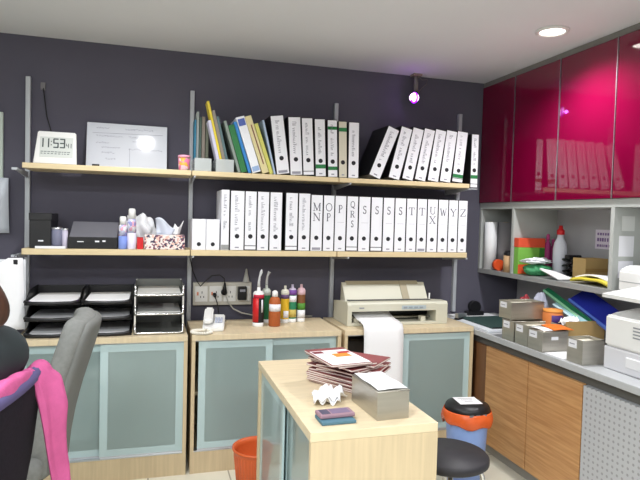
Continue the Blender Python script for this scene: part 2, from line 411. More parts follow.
def binder(w, h, loc, lean, label, group, letters=None, scr=None, bands=(), paper=m_label, foot=0, small=False, hole=0.235, name='lever_arch_binder', cover=m_blackb, pivot_right=False):
    """root at the foot of the spine's left edge; lean in degrees, positive tips the top to the right"""
    a = math.radians(lean); x, y, z = loc
    if lean > 0: z += w * math.sin(a); 
    t = thing(name, label, 'binder', (x, y, z + 0.0006), (0, a, 0), group)
    b = B(); th = 0.003
    b.box(0, w, 0, th, 0, h, 0.0012, 1); b.box(0, th, th, BD, 0, h); b.box(w - th, w, th, BD, 0, h)
    obj('cover', b, cover, t)
    b = bx(th + 0.002, w - th - 0.004, 0.02, BD - 0.012, 0.008, h - 0.02)
    obj('paper_block', b, m_white, t)
    mg = 0.0022
    lab = bx(mg, w - mg, -0.001, 0.0, mg if not foot == 2 else 0.028, h - 0.004)
    lo = obj('spine_label', lab, paper, t)
    cz = h * hole
    if not small or True:
        b = B(); b.cyl((w / 2, -0.002, cz), (w / 2, 0.001, cz), 0.0125 if not small else 0.011, seg=20)
        b.mi = 0
        obj('finger_hole', b, m_ink, t)
    if letters:
        n = len(letters); lh = 0.043 if n < 3 else 0.036; lw = min(w * 0.66, lh * 0.95)
        zz = h - 0.092 if n == 2 else h - 0.100
        if n == 3: zz = h - 0.068
        for ch in letters:
            ww = lw * (0.62 if ch in 'SP' else 1.0); 
            if n == 3: ww *= 0.8
            b = B(); letter(b, ch, w / 2 - ww / 2, zz, ww, lh); zz -= lh + (0.014 if n < 3 else 0.02)
            obj('letter', b, m_let, t)
    if scr is not None:
        rnd = random.Random(scr); b = B(); scrawl(b, rnd, w / 2, cz + 0.035, h - 0.03, w * 0.6, 0.0022)
        obj('lettering', b, m_inkg, t)
    if letters and foot != 2 and len(letters) < 2:
        b = B(); b.stroke([(w * .25, h * .52), (w * .8, h * .52)], 0.0018); obj('small_print', b, mat('faint_ink', (186, 186, 194), 0.8), t)
    b = B()
    if foot == 0: b.stroke([(w * .38, 0.016), (w * .62, 0.016)], 0.007)
    elif foot == 1: b.stroke([(w * .2, 0.014), (w * .8, 0.014)], 0.014)
    elif foot == 2: b.mi = 0; b.box(mg, w - mg, -0.001, 0.0, 0.006, 0.024)
    if foot in (0, 1, 2): obj('foot_mark', b, m_inkg if foot < 2 else paper, t)
    for (z0, z1) in bands:
        obj('green_band', bx(mg, w - mg, -0.0016, -0.0008, z0, z1), m_green, t)
    return t

Y0 = 3.112
def corners(x, w, h, lean):
    a = math.radians(lean); z = w * math.sin(a) if lean > 0 else 0.0
    return [Vector((x + u * math.cos(a) + v * math.sin(a), z - u * math.sin(a) + v * math.cos(a))) for u, v in ((0, 0), (w, 0), (w, h), (0, h))]
def clash(A, Bq, gap=0.0006):
    for P_ in (A, Bq):
        for i in range(4):
            e = P_[(i + 1) % 4] - P_[i]; n = Vector((-e.y, e.x)).normalized()
            a = [n.dot(p) for p in A]; b = [n.dot(p) for p in Bq]
            if max(a) + gap <= min(b) or max(b) + gap <= min(a): return False
    return True
def settle(row, step):
    # each book leans on the one placed before it: keep its angle as far as its neighbour allows
    out = []
    for x, w, h, lean in row:
        want = lean
        while out and clash(corners(x, w, h, lean), corners(*out[-1])):
            lean *= 0.97
            if abs(lean) < 0.6 * abs(want): lean = want; x += step
        out.append((x, w, h, lean))
    return out
Z1 = SH1[1]; Z2 = SH2[1]
# upper shelf, nearly upright group
GU = 'white lever arch binders standing on the upper shelf'
up = [(0.660, .074, -8, dict(scr=1, foot=1), 'white binder leaning left against the coloured folders'),
      (0.737, .071, -3.8, dict(scr=2, foot=1), 'second upright white binder after the coloured folders, grey lettering down its spine'),
      (0.812, .064, -3.4, dict(scr=3, foot=2), 'white binder with a dark line across the foot of its spine on upper shelf'),
      (0.884, .062, -2.8, dict(scr=4, bands=((.045, .068),), foot=0), 'white binder with a single low green band, among the upright ones on the upper shelf'),
      (0.957, .058, -2.2, dict(scr=5, bands=((.04, .06), (.268, .286)), foot=0), 'white binder with green bands at top and foot of its spine'),
      (1.022, .050, -1.9, dict(paper=m_beige, bands=((.262, .284),), foot=0, scr=None), 'narrow aged beige binder with a green patch at its top'),
      (1.078, .064, -0.8, dict(scr=7, foot=0, paper=m_label), 'last of the upright white binders, at the edge of the bare stretch of shelf')]
FOLD = [(0.446, .014, .285, -17), (0.464, .032, .262, -20), (0.503, .016, .285, -21.5), (0.526, .046, .312, -23.5), (0.581, .036, .322, -22.5), (0.622, .020, .285, -21), (0.645, .010, .302, -14)]
rowL = settle(FOLD + [(x, w, 0.325 if x < 1.0 else 0.322, l) for x, w, l, k, lab in up], 0.001)
for (x, w, h, l), (_, _, _, k, lab) in zip(rowL[len(FOLD):], up):
    binder(w, h, (x, Y0, Z1), l, lab, GU, hole=0.27, **k)
GR = 'white binders leaning right on the upper shelf'
ul = [(1.275, .074, 21.5, 'most steeply tilted white binder, leftmost of the right-leaning row'),
      (1.397, .072, 16.8, 'second white binder from the left in the right-leaning row'),
      (1.484, .071, 15.5, 'third white binder from the left in the right-leaning row'),
      (1.567, .071, 13.5, 'middle white binder of the right-leaning row of seven'),
      (1.653, .072, 11.2, 'fifth white binder from the left in the right-leaning row'),
      (1.735, .072, 8.0, 'sixth white binder in the right-leaning row, left of the one with a green band'),
      (1.818, .072, 5.2, 'green-banded white binder ending the right-leaning row')]
rowR = settle([(xr - w * math.cos(math.radians(l)), w, 0.315, l) for xr, w, l, lab in reversed(ul)], -0.001)
for i, ((x, w, h, l), (_, _, _, lab)) in enumerate(zip(reversed(rowR), ul)):
    binder(w, 0.315, (x, Y0, Z1), l, lab, GR, scr=20 + i, foot=0 if i < 6 else 2, hole=0.235, bands=((.03, .052),) if i == 6 else ())
binder(0.05, 0.332, (1.870, Y0 - 0.004, 1.5365), 0.0, 'narrow green-banded white binder overhanging the right end of the upper shelf', GR, scr=40, foot=2, bands=((.058, .08),), hole=0.33)

# lower shelf
GW = 'white lever arch binders on the lower shelf'
for i, (x0, x1) in enumerate(((0.207, 0.279), (0.2815, 0.352))):
    binder(x1 - x0, 0.166, (x0, Y0, Z2), 0, ['left one of the two short white binders by the shelf upright', 'right one of the two short white binders by the shelf upright'][i],
           'short white binders', small=True, foot=3, hole=0.19, cover=m_label, name='short_binder')
    
t = thing('box_file', 'slim plain white file without a finger hole, left end of the tall lower row', 'file box', (0.36, Y0, Z2 + 0.0006))
obj('case', bx(0, 0.042, 0, BD, 0, 0.328, bev=0.002), m_label, t)
b = B(); scrawl(b, random.Random(77), 0.021, 0.1, 0.3, 0.03, 0.0022); obj('lettering', b, m_inkg, t)
obj('foot_strip', bx(0.001, 0.041, -0.001, 0.0, 0.004, 0.03), mat('grey_strip', (150, 152, 152), 0.6), t)

def px2x(px):  # spine edges read off at the shelf front, as metres along the shelf
    return px
low = [(0.408, 0.485, None, 0), (0.4875, 0.552, None, 2), (0.556, 0.622, None, 0), (0.626, 0.696, None, 0), (0.7155, 0.786, None, 2), (0.790, 0.858, None, 0),
       (0.862, 0.932, 'MN', 1), (0.936, 1.0015, 'OP', 0), (1.0045, 1.073, 'P', 0), (1.077, 1.146, 'QRS', 2), (1.150, 1.222, 'S', 0), (1.227, 1.299, 'S', 2), (1.303, 1.374, 'S', 0),
       (1.3775, 1.449, 'S', 0), (1.4525, 1.519, 'T', 0), (1.5225, 1.586, 'T', 1), (1.590, 1.659, 'UX', 0), (1.6625, 1.729, 'W', 0), (1.732, 1.796, 'Y', 0), (1.799, 1.8615, 'Z', 0)]
LL = ['first white lever arch binder right of the slim plain file on the lower shelf', 'white binder with grey lettering, second in the lower lever arch row', 'third white binder in the lower lever arch row, left of the gap',
      'white binder just left of the gap in the lower lever arch row', 'white binder just right of the gap in the lower lever arch row', 'white binder left of the one lettered M N',
      'white binder with the letters M and N on its spine', 'white binder with the letters O and P on its spine', 'white binder with a single letter P on its spine', 'white binder with the letters Q R S on its spine',
      'white S binder next to the Q R S binder', 'second of the four S binders, dark line at its foot', 'third of the four white S binders', 'last S binder, beside the first T binder',
      'white T binder next to the last S binder', 'white T binder next to the U X binder', 'white binder with the letters U and X on its spine', 'white binder with the letter W on its spine',
      'white binder with the letter Y on its spine', 'white binder with the letter Z on its spine, right end of the lower row']
for i, (x0, x1, L, ft) in enumerate(low):
    h = 0.328 if i < 6 else 0.322
    binder(x1 - x0, h, (x0, Y0, Z2), 0, LL[i], GW, letters=L, scr=None if L else 100 + i, foot=ft, hole=0.236)

# coloured folders and holders, upper shelf left
def slab(name, label, cat, x, w, h, lean, d, c, group='coloured folders on the upper shelf', z=Z1, y=Y0, parts=None, rough=0.5):
    """upright folder leaning left about its left foot"""
    a = math.radians(lean)
    if lean > 0: z = z + w * math.sin(a)
    t = thing(name, label, cat, (x, y, z + 0.0008), (0, a, 0), group)
    mm = c if not isinstance(c, tuple) else mat(name + '_%d_%d_%d' % c, c, rough)
    b = B(); b.box(0, w, 0, 0.002, 0, h, 0.0006, 1); b.box(0, 0.0016, 0.002, d, 0, h); b.box(w - 0.0016, w, 0.002, d, 0, h)
    obj('cover', b, mm, t)
    if w > 0.006: obj('sheets', bx(0.0022, w - 0.0022, 0.004, d - 0.006, 0.003, h - 0.006), m_white, t)
    if parts: parts(t, w, h)
    return t
def holder(x, w, label):
    t = thing('magazine_holder', label, 'file holder', (x, Y0 - 0.004, Z1 + 0.0006))
    mm = mat('clear_plastic', (214, 220, 220), 0.15, alpha=0.55)
    d = 0.245
    b = B(); b.box(0, w, 0, 0.002, 0, 0.068); b.box(0, w, 0.002, d, 0, 0.002)
    obj('front_panel', b, mm, t)
    for xx in (0, w - 0.002): obj('side_panel', bx(xx, xx + 0.002, 0.002, d, 0.002, 0.068), mm, t)
    obj('back_panel', bx(0.002, w - 0.002, d - 0.002, d, 0.002, 0.068), mm, t)
    return t
holder(0.213, 0.088, 'clear plastic magazine holder next to the shelf upright')
holder(0.325, 0.096, 'clear plastic magazine holder under the leaning yellow folder')
zz = Z1 + 0.0035
YB = Y0 + 0.118
for lab, x, w, h, c in (('bright teal folder at the left of the first holder', 0.217, 0.010, 0.285, (44, 120, 150)), ('pale grey folder beside the teal one in the first holder', 0.229, 0.012, 0.33, (150, 158, 158)),
                        ('dark green folder in the middle of the first holder', 0.2435, 0.012, 0.30, (70, 92, 84)), ('grey brown folder right of the dark green one in the first holder', 0.258, 0.017, 0.305, (132, 122, 112)),
                        ('dull olive folder at the right of the first holder', 0.2785, 0.016, 0.28, (96, 100, 84))):
    slab('document_folder', lab, 'folder', x, w, h, 0.0, 0.11, c, z=zz, y=YB)
H2 = [(0.344, .015, .275, -13.5), (0.3605, .012, .38, -15.2), (0.3745, .016, .33, -15.4), (0.3925, .013, .30, -16)]
for (x, w, h, l), (lab, c) in zip(settle(H2, 0.0006), (('lilac white folder leaning left out of the second holder', (206, 204, 226)), ('tall yellow folder leaning left out of the second holder', (222, 200, 62)),
                                                      ('grey taupe folder behind the tall yellow one', (140, 132, 122)), ('slate teal folder at the right of the second holder', (88, 112, 116)))):
    slab('document_folder', lab, 'folder', x, w, h, l, 0.10, c, z=zz, y=Y0 + 0.008)
def wb(t, w, h):
    obj('spine_label', bx(0.004, w - 0.004, -0.0016, -0.0006, h - 0.05, h - 0.012), mat('blue_print', (84, 104, 176), 0.6), t)
    obj('foot_label', bx(0.004, w - 0.004, -0.0016, -0.0006, 0.008, 0.034), mat('pale_blue_print', (150, 176, 214), 0.6), t)
def bb(t, w, h):
    obj('spine_stripe', bx(w * .5, w * .66, -0.0016, -0.0006, 0.05, h - 0.05), mat('brown_stripe', (118, 70, 66), 0.6), t)
FL = [('document_folder', 'sage grey folder leaning just right of the second holder', 'folder', (134, 146, 138), None), ('document_folder', 'green folder leaning left between sage grey and blue folders', 'folder', (44, 116, 66), None),
      ('document_folder', 'bright blue thin folder leaning against the green one', 'folder', (52, 128, 196), None), ('ring_binder', 'white binder with blue print on its spine leaning among coloured folders', 'binder', (236, 238, 244), wb),
      ('ring_binder', 'pale straw binder with a brown stripe leaning among coloured folders', 'binder', (220, 208, 158), bb), ('document_folder', 'lime yellow folder at the right of the leaning coloured group', 'folder', (206, 204, 108), None),
      ('document_folder', 'pale blue folder tucked behind the first white leaning binder', 'folder', (170, 190, 214), None)]
for (x, w, h, l), (nm, lab, cat, c, pf) in zip(rowL, FL):
    slab(nm, lab, cat, x, w, h, l, 0.22, c, y=Y0, parts=pf)

# ------------------------------------------------------------------ low cabinets with sliding glass doors
CH = 0.716
def cabinet(name, label, loc, rot, w, d, doors, back=True):
    """local frame: front at y=0 facing -y, width along +x"""
    t = thing(name, label, 'cabinet', loc, (0, 0, rot), None)
    obj('cabinet_top', bx(0, w, 0, d, CH - 0.028, CH, bev=0.0015), m_maple, t)
    obj('side_panel', bx(0, 0.018, 0.002, d, 0, CH - 0.028), m_maplev, t)
    obj('side_panel', bx(w - 0.018, w, 0.002, d, 0, CH - 0.028), m_maplev, t)
    obj('back_panel', bx(0.018, w - 0.018, d - 0.012, d, 0.105, CH - 0.028), m_maplev, t)
    obj('bottom_panel', bx(0.018, w - 0.018, 0.03, d - 0.012, 0.085, 0.105), m_maplev, t)
    obj('plinth', bx(0.018, w - 0.018, 0.004, 0.022, 0, 0.112), m_maplev, t)
    obj('inner_shelf', bx(0.018, w - 0.018, 0.075, d - 0.012, 0.385, 0.403), m_maplev, t)
    obj('door_track', bx(0.018, w - 0.018, 0.003, 0.05, 0.112, 0.118), m_alu, t); obj('door_track', bx(0.018, w - 0.018, 0.012, 0.050, CH - 0.034, CH - 0.028), m_alu, t)
    for (x0, x1, y) in doors:
        z0, z1 = 0.121, CH - 0.036; f = 0.036
        b = B(); b.box(x0, x0 + f, y, y + 0.008, z0, z1); b.box(x1 - f, x1, y, y + 0.008, z0, z1)
        b.box(x0 + f, x1 - f, y, y + 0.008, z0, z0 + f); b.box(x0 + f, x1 - f, y, y + 0.008, z1 - f, z1)
        do = obj('sliding_door', b, m_glassf, t)
        obj('pane', bx(x0 + f, x1 - f, y + 0.001, y + 0.007, z0 + f, z1 - f), m_glass, do)
        b = B(); b.box(x0, x1, y - 0.001, y + 0.009, z0 - 0.003, z0 + 0.004); obj('door_rail', b, m_alu, do)
    return t
W_ = 0.80
cabinet('storage_cabinet', 'low maple cabinet with frosted sliding doors under the letter trays', (-0.617, 2.93, 0), 0, W_, 0.42, [(0.02, 0.42, 0.030), (0.385, 0.782, 0.012)])
cabinet('storage_cabinet', 'low maple cabinet with frosted sliding doors under the telephone', (0.2035, 2.93, 0), 0, W_, 0.42, [(0.036, 0.42, 0.012), (0.39, 0.78, 0.030)])
cabinet('storage_cabinet', 'low maple cabinet under the cream printer, its left half open', (1.0235, 2.93, 0), 0, W_, 0.42, [(0.30, 0.69, 0.030), (0.355, 0.782, 0.012)])
cabinet('desk_cabinet', 'maple cabinet in the middle of the room carrying brochures and a tin box', (0.441, 2.365, 0), -PI / 2, 0.83, 0.403, [(0.02, 0.43, 0.012), (0.395, 0.785, 0.030)])

def pile(name, label, cat, x, y, z, w, d, h, c, group, rot=0.0):
    t = obj(name, bx(-w / 2, w / 2, -d / 2, d / 2, 0, h, bev=min(0.002, h * .3)), c, loc=(x, y, z + 0.0006), rot=(0, 0, rot))
    return tag(t, label, cat, group)
# contents seen through the glass
CI = 'things stored inside the low cabinets'
def C(r, g, b): return mat('card_%d_%d_%d' % (r, g, b), (r, g, b), 0.6)
pile('file_stack', 'grey file stack on the inner shelf of the cabinet under the letter trays', 'files', -0.08, 3.18, 0.403, 0.34, 0.2, 0.14, C(150, 150, 150), CI)
pile('paper_ream', 'white ream at the bottom of the cabinet under the letter trays', 'paper', 0.0, 3.16, 0.105, 0.3, 0.22, 0.12, m_white, CI)
pile('storage_carton', 'brown carton at the bottom of the cabinet under the letter trays', 'box', -0.35, 3.18, 0.105, 0.28, 0.22, 0.18, C(120, 96, 78), CI)
pile('file_stack', 'dark file stack on the inner shelf of the cabinet under the telephone', 'files', 0.42, 3.18, 0.403, 0.3, 0.2, 0.19, C(90, 92, 96), CI)
pile('storage_carton', 'grey carton at the bottom of the cabinet under the telephone', 'box', 0.45, 3.18, 0.105, 0.36, 0.2, 0.22, C(120, 122, 124), CI)
pile('file_stack', 'pale file stack on the inner shelf of the cabinet under the cream printer', 'files', 1.6, 3.18, 0.403, 0.26, 0.2, 0.16, C(160, 170, 160), CI)
slab('document_folder', 'lime green folder upright inside the open cabinet under the cream printer', 'folder', 1.295, 0.028, 0.235, 0, 0.2, (176, 182, 60), z=0.404, y=3.03, group=CI)
slab('document_folder', 'lime green folder at the bottom of the open cabinet under the cream printer', 'folder', 1.295, 0.028, 0.25, 0, 0.2, (160, 170, 60), z=0.105, y=3.03, group=CI)
pile('storage_carton', 'dark carton in the open half of the cabinet under the cream printer', 'box', 1.15, 3.2, 0.403, 0.2, 0.2, 0.22, C(58, 54, 52), CI)
slab('document_folder', 'red folder at the near open end of the cabinet in the middle of the room', 'folder', 0.53, 0.03, 0.24, 0, 0.025, (206, 44, 46), z=0.404, y=1.556, group=CI)

# ------------------------------------------------------------------ upper right wall unit
XF = 2.14
SX0, SX1 = XF, WX - 0.002
t = thing('wall_cabinet', 'row of crimson gloss wall cupboards under the ceiling', 'cabinet', (XF, 1.0, 1.419))
def rel(b, x0, x1, y0, y1, z0, z1, **k): return b.box(x0 - XF, x1 - XF, y0 - 1.0, y1 - 1.0, z0 - 1.419, z1 - 1.419, **k)
obj('carcass', rel(B(), XF + 0.02, SX1, 1.0, WY - 0.002, 1.459, 2.233), m_grey, t)
obj('bottom_rail', rel(B(), XF, SX1, 1.0, WY - 0.002, 1.419, 1.459), m_grey, t)
obj('top_fascia', rel(B(), XF - 0.006, SX1, 1.0, WY - 0.002, 2.234, CEIL - 0.002), mat('fascia_grey', (128, 127, 122), 0.5), t)
seams = [WY - 0.003, 3.056, 2.65, 2.25, 1.85, 1.45, 1.05]
for a, c in zip(seams, seams[1:]):
    d = obj('cupboard_door', rel(B(), XF - 0.012, XF + 0.019, c + 0.004, a - 0.004, 1.461, 2.231, bev=0.0015), m_red, t)
    obj('edge_trim', rel(B(), XF - 0.013, XF + 0.019, c + 0.0005, c + 0.004, 1.461, 2.231), m_alu, d)
t = thing('open_shelf_unit', 'grey open shelf unit under the crimson cupboards', 'shelf unit', (XF, 1.0, 0.988))
def rel2(b, x0, x1, y0, y1, z0, z1, **k): return b.box(x0 - XF, x1 - XF, y0 - 1.0, y1 - 1.0, z0 - 0.988, z1 - 0.988, **k)
obj('shelf_board', rel2(B(), XF, SX1, 1.0, WY - 0.002, 0.988, 1.017, bev=0.0015), mat('shelf_board_grey', (150, 151, 150), 0.4), t)
obj('partition', rel2(B(), XF, SX1, WY - 0.022, WY - 0.002, 1.017, 1.418), m_grey, t)
obj('partition', rel2(B(), XF, SX1, 3.036, 3.056, 1.017, 1.418), m_grey, t)
obj('partition', rel2(B(), XF, SX1, 2.238, 2.262, 1.017, 1.418), m_grey, t)
obj('partition', rel2(B(), XF, SX1, 1.44, 1.46, 1.017, 1.418), m_grey, t)

# ------------------------------------------------------------------ counter with cupboards
t = thing('counter_unit', 'long grey worktop along the right wall over oak doors', 'counter', (1.83, 1.0, 0))
def rel3(b, x0, x1, y0, y1, z0, z1, **k): return b.box(x0 - 1.83, x1 - 1.83, y0 - 1.0, y1 - 1.0, z0, z1, **k)
obj('worktop', rel3(B(), 1.83, SX1, 1.0, WY - 0.002, 0.668, 0.70, bev=0.003), [m_counter], t)
obj('recess_strip', rel3(B(), 1.87, SX1, 1.0, WY - 0.002, 0.62, 0.668), mat('recess_shadow', (96, 94, 90), 0.6), t)  # dark colour paints the shadow of the recess under the worktop
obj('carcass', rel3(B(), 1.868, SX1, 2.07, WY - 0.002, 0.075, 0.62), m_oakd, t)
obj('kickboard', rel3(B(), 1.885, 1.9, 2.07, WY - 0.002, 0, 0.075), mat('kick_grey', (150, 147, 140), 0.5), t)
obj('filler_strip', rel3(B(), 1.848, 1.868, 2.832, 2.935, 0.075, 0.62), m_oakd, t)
for (y0, y1) in ((2.453, 2.828), (2.070, 2.447)):
    obj('cupboard_door', rel3(B(), 1.846, 1.867, y0, y1, 0.068, 0.622, bev=0.0015), m_oak, t)
pp = obj('perforated_panel', rel3(B(), 1.846, 1.860, 1.2, 2.062, 0.02, 0.618), m_perf, t); pp['label'] = 'grey perforated metal panel'
obj('pedestal', rel3(B(), 1.8605, 2.35, 1.2, 2.062, 0.0, 0.6195), m_grille, t)

# ------------------------------------------------------------------ letter trays
def tray_set(label, x0, w, mm, hs, style):
    t = thing('letter_tray_set', label, 'letter tray', (x0, 2.985, CH + 0.0006))
    d = 0.33
    for k in range(3):
        z = k * hs
        b = B()
        b.box(0.0, w, 0.0, d, z, z + 0.004)
        if style == 0:
            for xx in (0.0, w - 0.004):
                b.prism([(0.0, z + .004), (0.0, z + 0.018), (0.05, z + 0.03), (0.12, z + 0.062), (d, z + 0.062), (d, z + .004)], xx, xx + 0.004, 'yz')
            b.box(0.004, w - 0.004, d - 0.004, d, z + 0.004, z + 0.06)
            b.tube([(0.0, 0.004, z + 0.018), (w * .15, -0.010, z + 0.011), (w * .5, -0.016, z + 0.009), (w * .85, -0.010, z + 0.011), (w, 0.004, z + 0.018)], 0.0085, 8)
        else:
            for xx in (0.0, w - 0.003):
                b.box(xx, xx + 0.003, 0.0, d, z + 0.004, z + 0.05)
            b.box(0.003, w - 0.003, d - 0.003, d, z + 0.004, z + 0.055)
        tr = obj('tray', b, mm, t)
        if style == 0:
            if k < 2:
                for xx in (0.006, w - 0.014):
                    for ya, yb in ((0.16, 0.19), (d - 0.03, d - 0.002)): obj('riser', bx(xx, xx + 0.008, ya, yb, z + 0.062, z + hs), mm, tr)
        else:
            b = B()
            b.tube([(0.006, -0.006, z + 0.05), (0.006, -0.006, z + 0.012), (0.02, -0.008, z + 0.008), (w - 0.02, -0.008, z + 0.008), (w - 0.006, -0.006, z + 0.012), (w - 0.006, -0.006, z + 0.05)], 0.0055, 8)
            obj('front_rail', b, m_chrome, tr)
            for xx in (0.001, w - 0.009):
                for ya, yb in ((0.0, 0.012), (d - 0.015, d - 0.003)): obj('riser', bx(xx, xx + 0.008, ya, yb, z + 0.0505, z + hs if k < 2 else z + 0.055), m_chrome, tr)
    return t
tray_set('leftmost black three-tier letter tray set on the maple cabinet', -0.578, 0.245, m_black, 0.0785, 0)
tray_set('black three-tier letter tray set between its black twin and the grey trays', -0.325, 0.235, m_black, 0.0785, 0)
tray_set('smoke grey three-tier letter tray set with chrome front rails', -0.080, 0.245, m_smoke, 0.0965, 1)
TR = ['top', 'middle', 'bottom']
for s_, (x0, w, hs) in enumerate(((-0.578, 0.245, .0785), (-0.325, 0.235, .0785))):
    for k in range(3):
        hh = (0.012, 0.008, 0.016)[k]
        b = B(); b.box(0.016, w - 0.014, 0.006, 0.30, 0, hh, 0.001, 1)
        o = obj('paper_stack', b, m_white, loc=(x0, 2.987, CH + 0.0056 + k * hs), rot=(0, 0, 0))
        tag(o, 'white papers in the %s tray of the %s black set' % (TR[2 - k], ['leftmost', 'second'][s_]), 'paper', 'papers in the black letter trays')
for k in (1, 2):
    b = B(); b.box(0.014, 0.228, 0.008, 0.3, 0, 0.012, 0.001, 1)
    o = obj('paper_stack', b, C(200, 200, 196), loc=(-0.080, 2.987, CH + 0.0056 + k * .0965))
    tag(o, 'papers in the %s tray of the smoke grey set' % TR[2 - k], 'paper', 'papers in the grey letter trays')

# ------------------------------------------------------------------ clock, whiteboard, cup on the upper shelf
t = thing('digital_clock', 'white digital desk clock reading 11:53 on the upper shelf', 'clock', (-0.573, 3.135, Z1 + 0.0006), (math.radians(-13), 0, 0))
w, h = 0.201, 0.172
b = B(); b.prism([(0, 0), (w, 0), (w - 0.008, h), (0.016, h)], 0, 0.022, 'xz'); bmesh.ops.bevel(b.bm, geom=list(b.bm.edges), offset=0.004, segments=2, affect='EDGES')
obj('case', b, m_wplastic, t)
obj('display', bx(0.028, 0.182, -0.0012, 0.0004, 0.036, 0.142), m_lcd, t)
SEG = {'1': 'bc', '5': 'afgcd', '3': 'abgcd', '4': 'fgbc'}
def seg7(b, ch, x, z, w, h, lw):
    P_ = {'a': [(0, 1), (1, 1)], 'b': [(1, 1), (1, .5)], 'c': [(1, .5), (1, 0)], 'd': [(0, 0), (1, 0)], 'e': [(0, 0), (0, .5)], 'f': [(0, .5), (0, 1)], 'g': [(0, .5), (1, .5)]}
    for s_ in SEG[ch]: b.stroke([(x + p[0] * w, z + p[1] * h) for p in P_[s_]], lw, -0.0024, -0.0014)
m_seg = mat('lcd_segment', (62, 72, 72), 0.5)
for ch, dx_, dw, dh, lw in (('1', 0.022, .02, .044, .006), ('1', 0.048, .02, .044, .006), ('5', 0.092, .02, .044, .006), ('3', 0.122, .02, .044, .006), ('4', 0.151, .01, .022, .003), ('1', 0.163, .01, .022, .003)):
    b = B(); seg7(b, ch, dx_, 0.088, dw, dh, lw); obj('digit', b, m_seg, t)
for zc in (0.098, 0.116): obj('colon_dot', bx(0.078, 0.083, -0.0024, -0.0014, zc, zc + .005), m_seg, t)
b = B(); rnd = random.Random(5); x = 0.034
while x < 0.172:
    ww = rnd.uniform(0.005, 0.013); b.stroke([(x, 0.064), (x + ww, 0.064)], 0.004, -0.0024, -0.0014); b.stroke([(x, 0.054), (x + ww * .7, 0.054)], 0.004, -0.0024, -0.0014); x += ww + 0.005
obj('date_digits', b, mat('lcd_segment_pale', (120, 128, 126), 0.5), t)
t = thing('whiteboard', 'small whiteboard with faint handwriting leaning on the wall', 'whiteboard', (-0.349, 3.325, Z1 + 0.0006), (math.radians(-12), 0, 0))
b = B(); b.box(0, 0.425, 0, 0.010, 0, 0.265, 0.004, 2); obj('board', b, mat('board_enamel', (222, 226, 236), 0.10, spec=0.2), t)
b = B(); rnd = random.Random(9)
for (x0, x1, z) in ((0.05, .12, .235), (0.05, .18, .19), (.05, .12, .15), (.08, .17, .125), (.08, .14, .095), (.1, .15, .06), (.22, .33, .19), (.24, .3, .165), (.2, .35, .235), (.22, .40, .12)):
    x = x0
    while x < x1:
        q = [(x + i * .003, z + rnd.uniform(-.004, .005)) for i in range(4)]; b.stroke(q, 0.0016); x += .014
b.stroke([(0.225, 0.02), (0.225, 0.125)], 0.0015); b.stroke([(0.03, .205), (.40, .212)], 0.0012)
obj('handwriting', b, mat('faded_marker', (150, 152, 172), 0.7), t)
tag(obj('marker_pen', B().cyl((0, 0, 0.007), (0.035, 0, 0.007), 0.006, seg=10), m_black, loc=(-0.30, 3.16, Z1 + 0.0006)), 'short black marker in front of the whiteboard', 'pen')
def mottled(name, cols, sc):
    M = bpy.data.materials.new(name); M.use_nodes = True; nt = M.node_tree; p = nt.nodes['Principled BSDF']
    tc = nt.nodes.new('ShaderNodeTexCoord'); v = nt.nodes.new('ShaderNodeTexVoronoi'); v.inputs['Scale'].default_value = sc
    nt.links.new(tc.outputs['Object'], v.inputs['Vector']); sp = nt.nodes.new('ShaderNodeSeparateColor'); nt.links.new(v.outputs['Color'], sp.inputs[0])
    cr = nt.nodes.new('ShaderNodeValToRGB'); cr.color_ramp.interpolation = 'CONSTANT'
    e = cr.color_ramp.elements; n = len(cols)
    e[0].color = rgb(*cols[0]); e[1].position = 1 / n; e[1].color = rgb(*cols[1])
    for i in range(2, n): q = e.new(i / n); q.color = rgb(*cols[i])
    nt.links.new(sp.outputs[0], cr.inputs[0]); nt.links.new(cr.outputs[0], p.inputs['Base Color']); return M
m_sweet = mottled('bright_pattern', [(230, 120, 160), (240, 200, 210), (226, 170, 70), (120, 170, 110)], 45)
t = thing('patterned_tub', 'small pink and yellow patterned tub by the shelf upright', 'tub', (0.160, 3.135, Z1 + 0.0006))
obj('body', B().lathe([(0.024, 0), (0.029, 0.004), (0.031, 0.066)], seg=24), m_sweet, t)
obj('lid', B().lathe([(0.033, 0.066), (0.033, 0.076), (0.029, 0.08)], seg=24), mat('pink_lid', (232, 160, 186), 0.4), t)

# ------------------------------------------------------------------ lower shelf, left bay
t = thing('storage_box', 'black box at the left end of the lower shelf', 'box', (-0.585, 3.13, Z2 + 0.0006))
obj('body', bx(0, 0.10, 0, 0.2, 0, 0.165, bev=0.003), m_black, t)
obj('lid', bx(-0.003, 0.103, -0.003, 0.203, 0.140, 0.176, bev=0.003), m_black, t)
obj('sticker', bx(0.04, 0.064, -0.0012, 0.0002, 0.034, 0.041), m_label, t)
tag(obj('paper_slip', bx(0, 0.14, 0, 0.012, 0, 0.012, bev=0.001), m_label, loc=(-0.555, 3.106, Z2 + 0.0006)), 'thin white strip lying before the black box', 'paper')
for i, (x, r, h, c, lab) in enumerate(((-0.462, 0.026, 0.105, (116, 118, 140), 'slate grey tumbler between black box and scanner'), (-0.424, 0.014, 0.1, (196, 190, 210), 'slim lilac tube beside the slate grey tumbler'))):
    t = thing('tumbler', lab, 'cup', (x, 3.15, Z2 + 0.0006)); mm = C(*c)
    obj('body', B().lathe([(r * .85, 0), (r, 0.004), (r, h), (r - .003, h), (r - .004, 0.01), (0, 0.009)], seg=24, cap=False), mm, t)
    obj('rim', B().lathe([(r + .0012, h - .008), (r + .0016, h + .001), (r - .002, h + .001)], seg=24, cap=False), m_alu, t)
t = thing('flatbed_scanner', 'black desktop machine with a grey sloping lid on the lower shelf', 'scanner', (-0.408, 3.125, Z2 + 0.0006))
obj('base', bx(0, 0.24, 0, 0.22, 0, 0.06, bev=0.004), m_black, t)
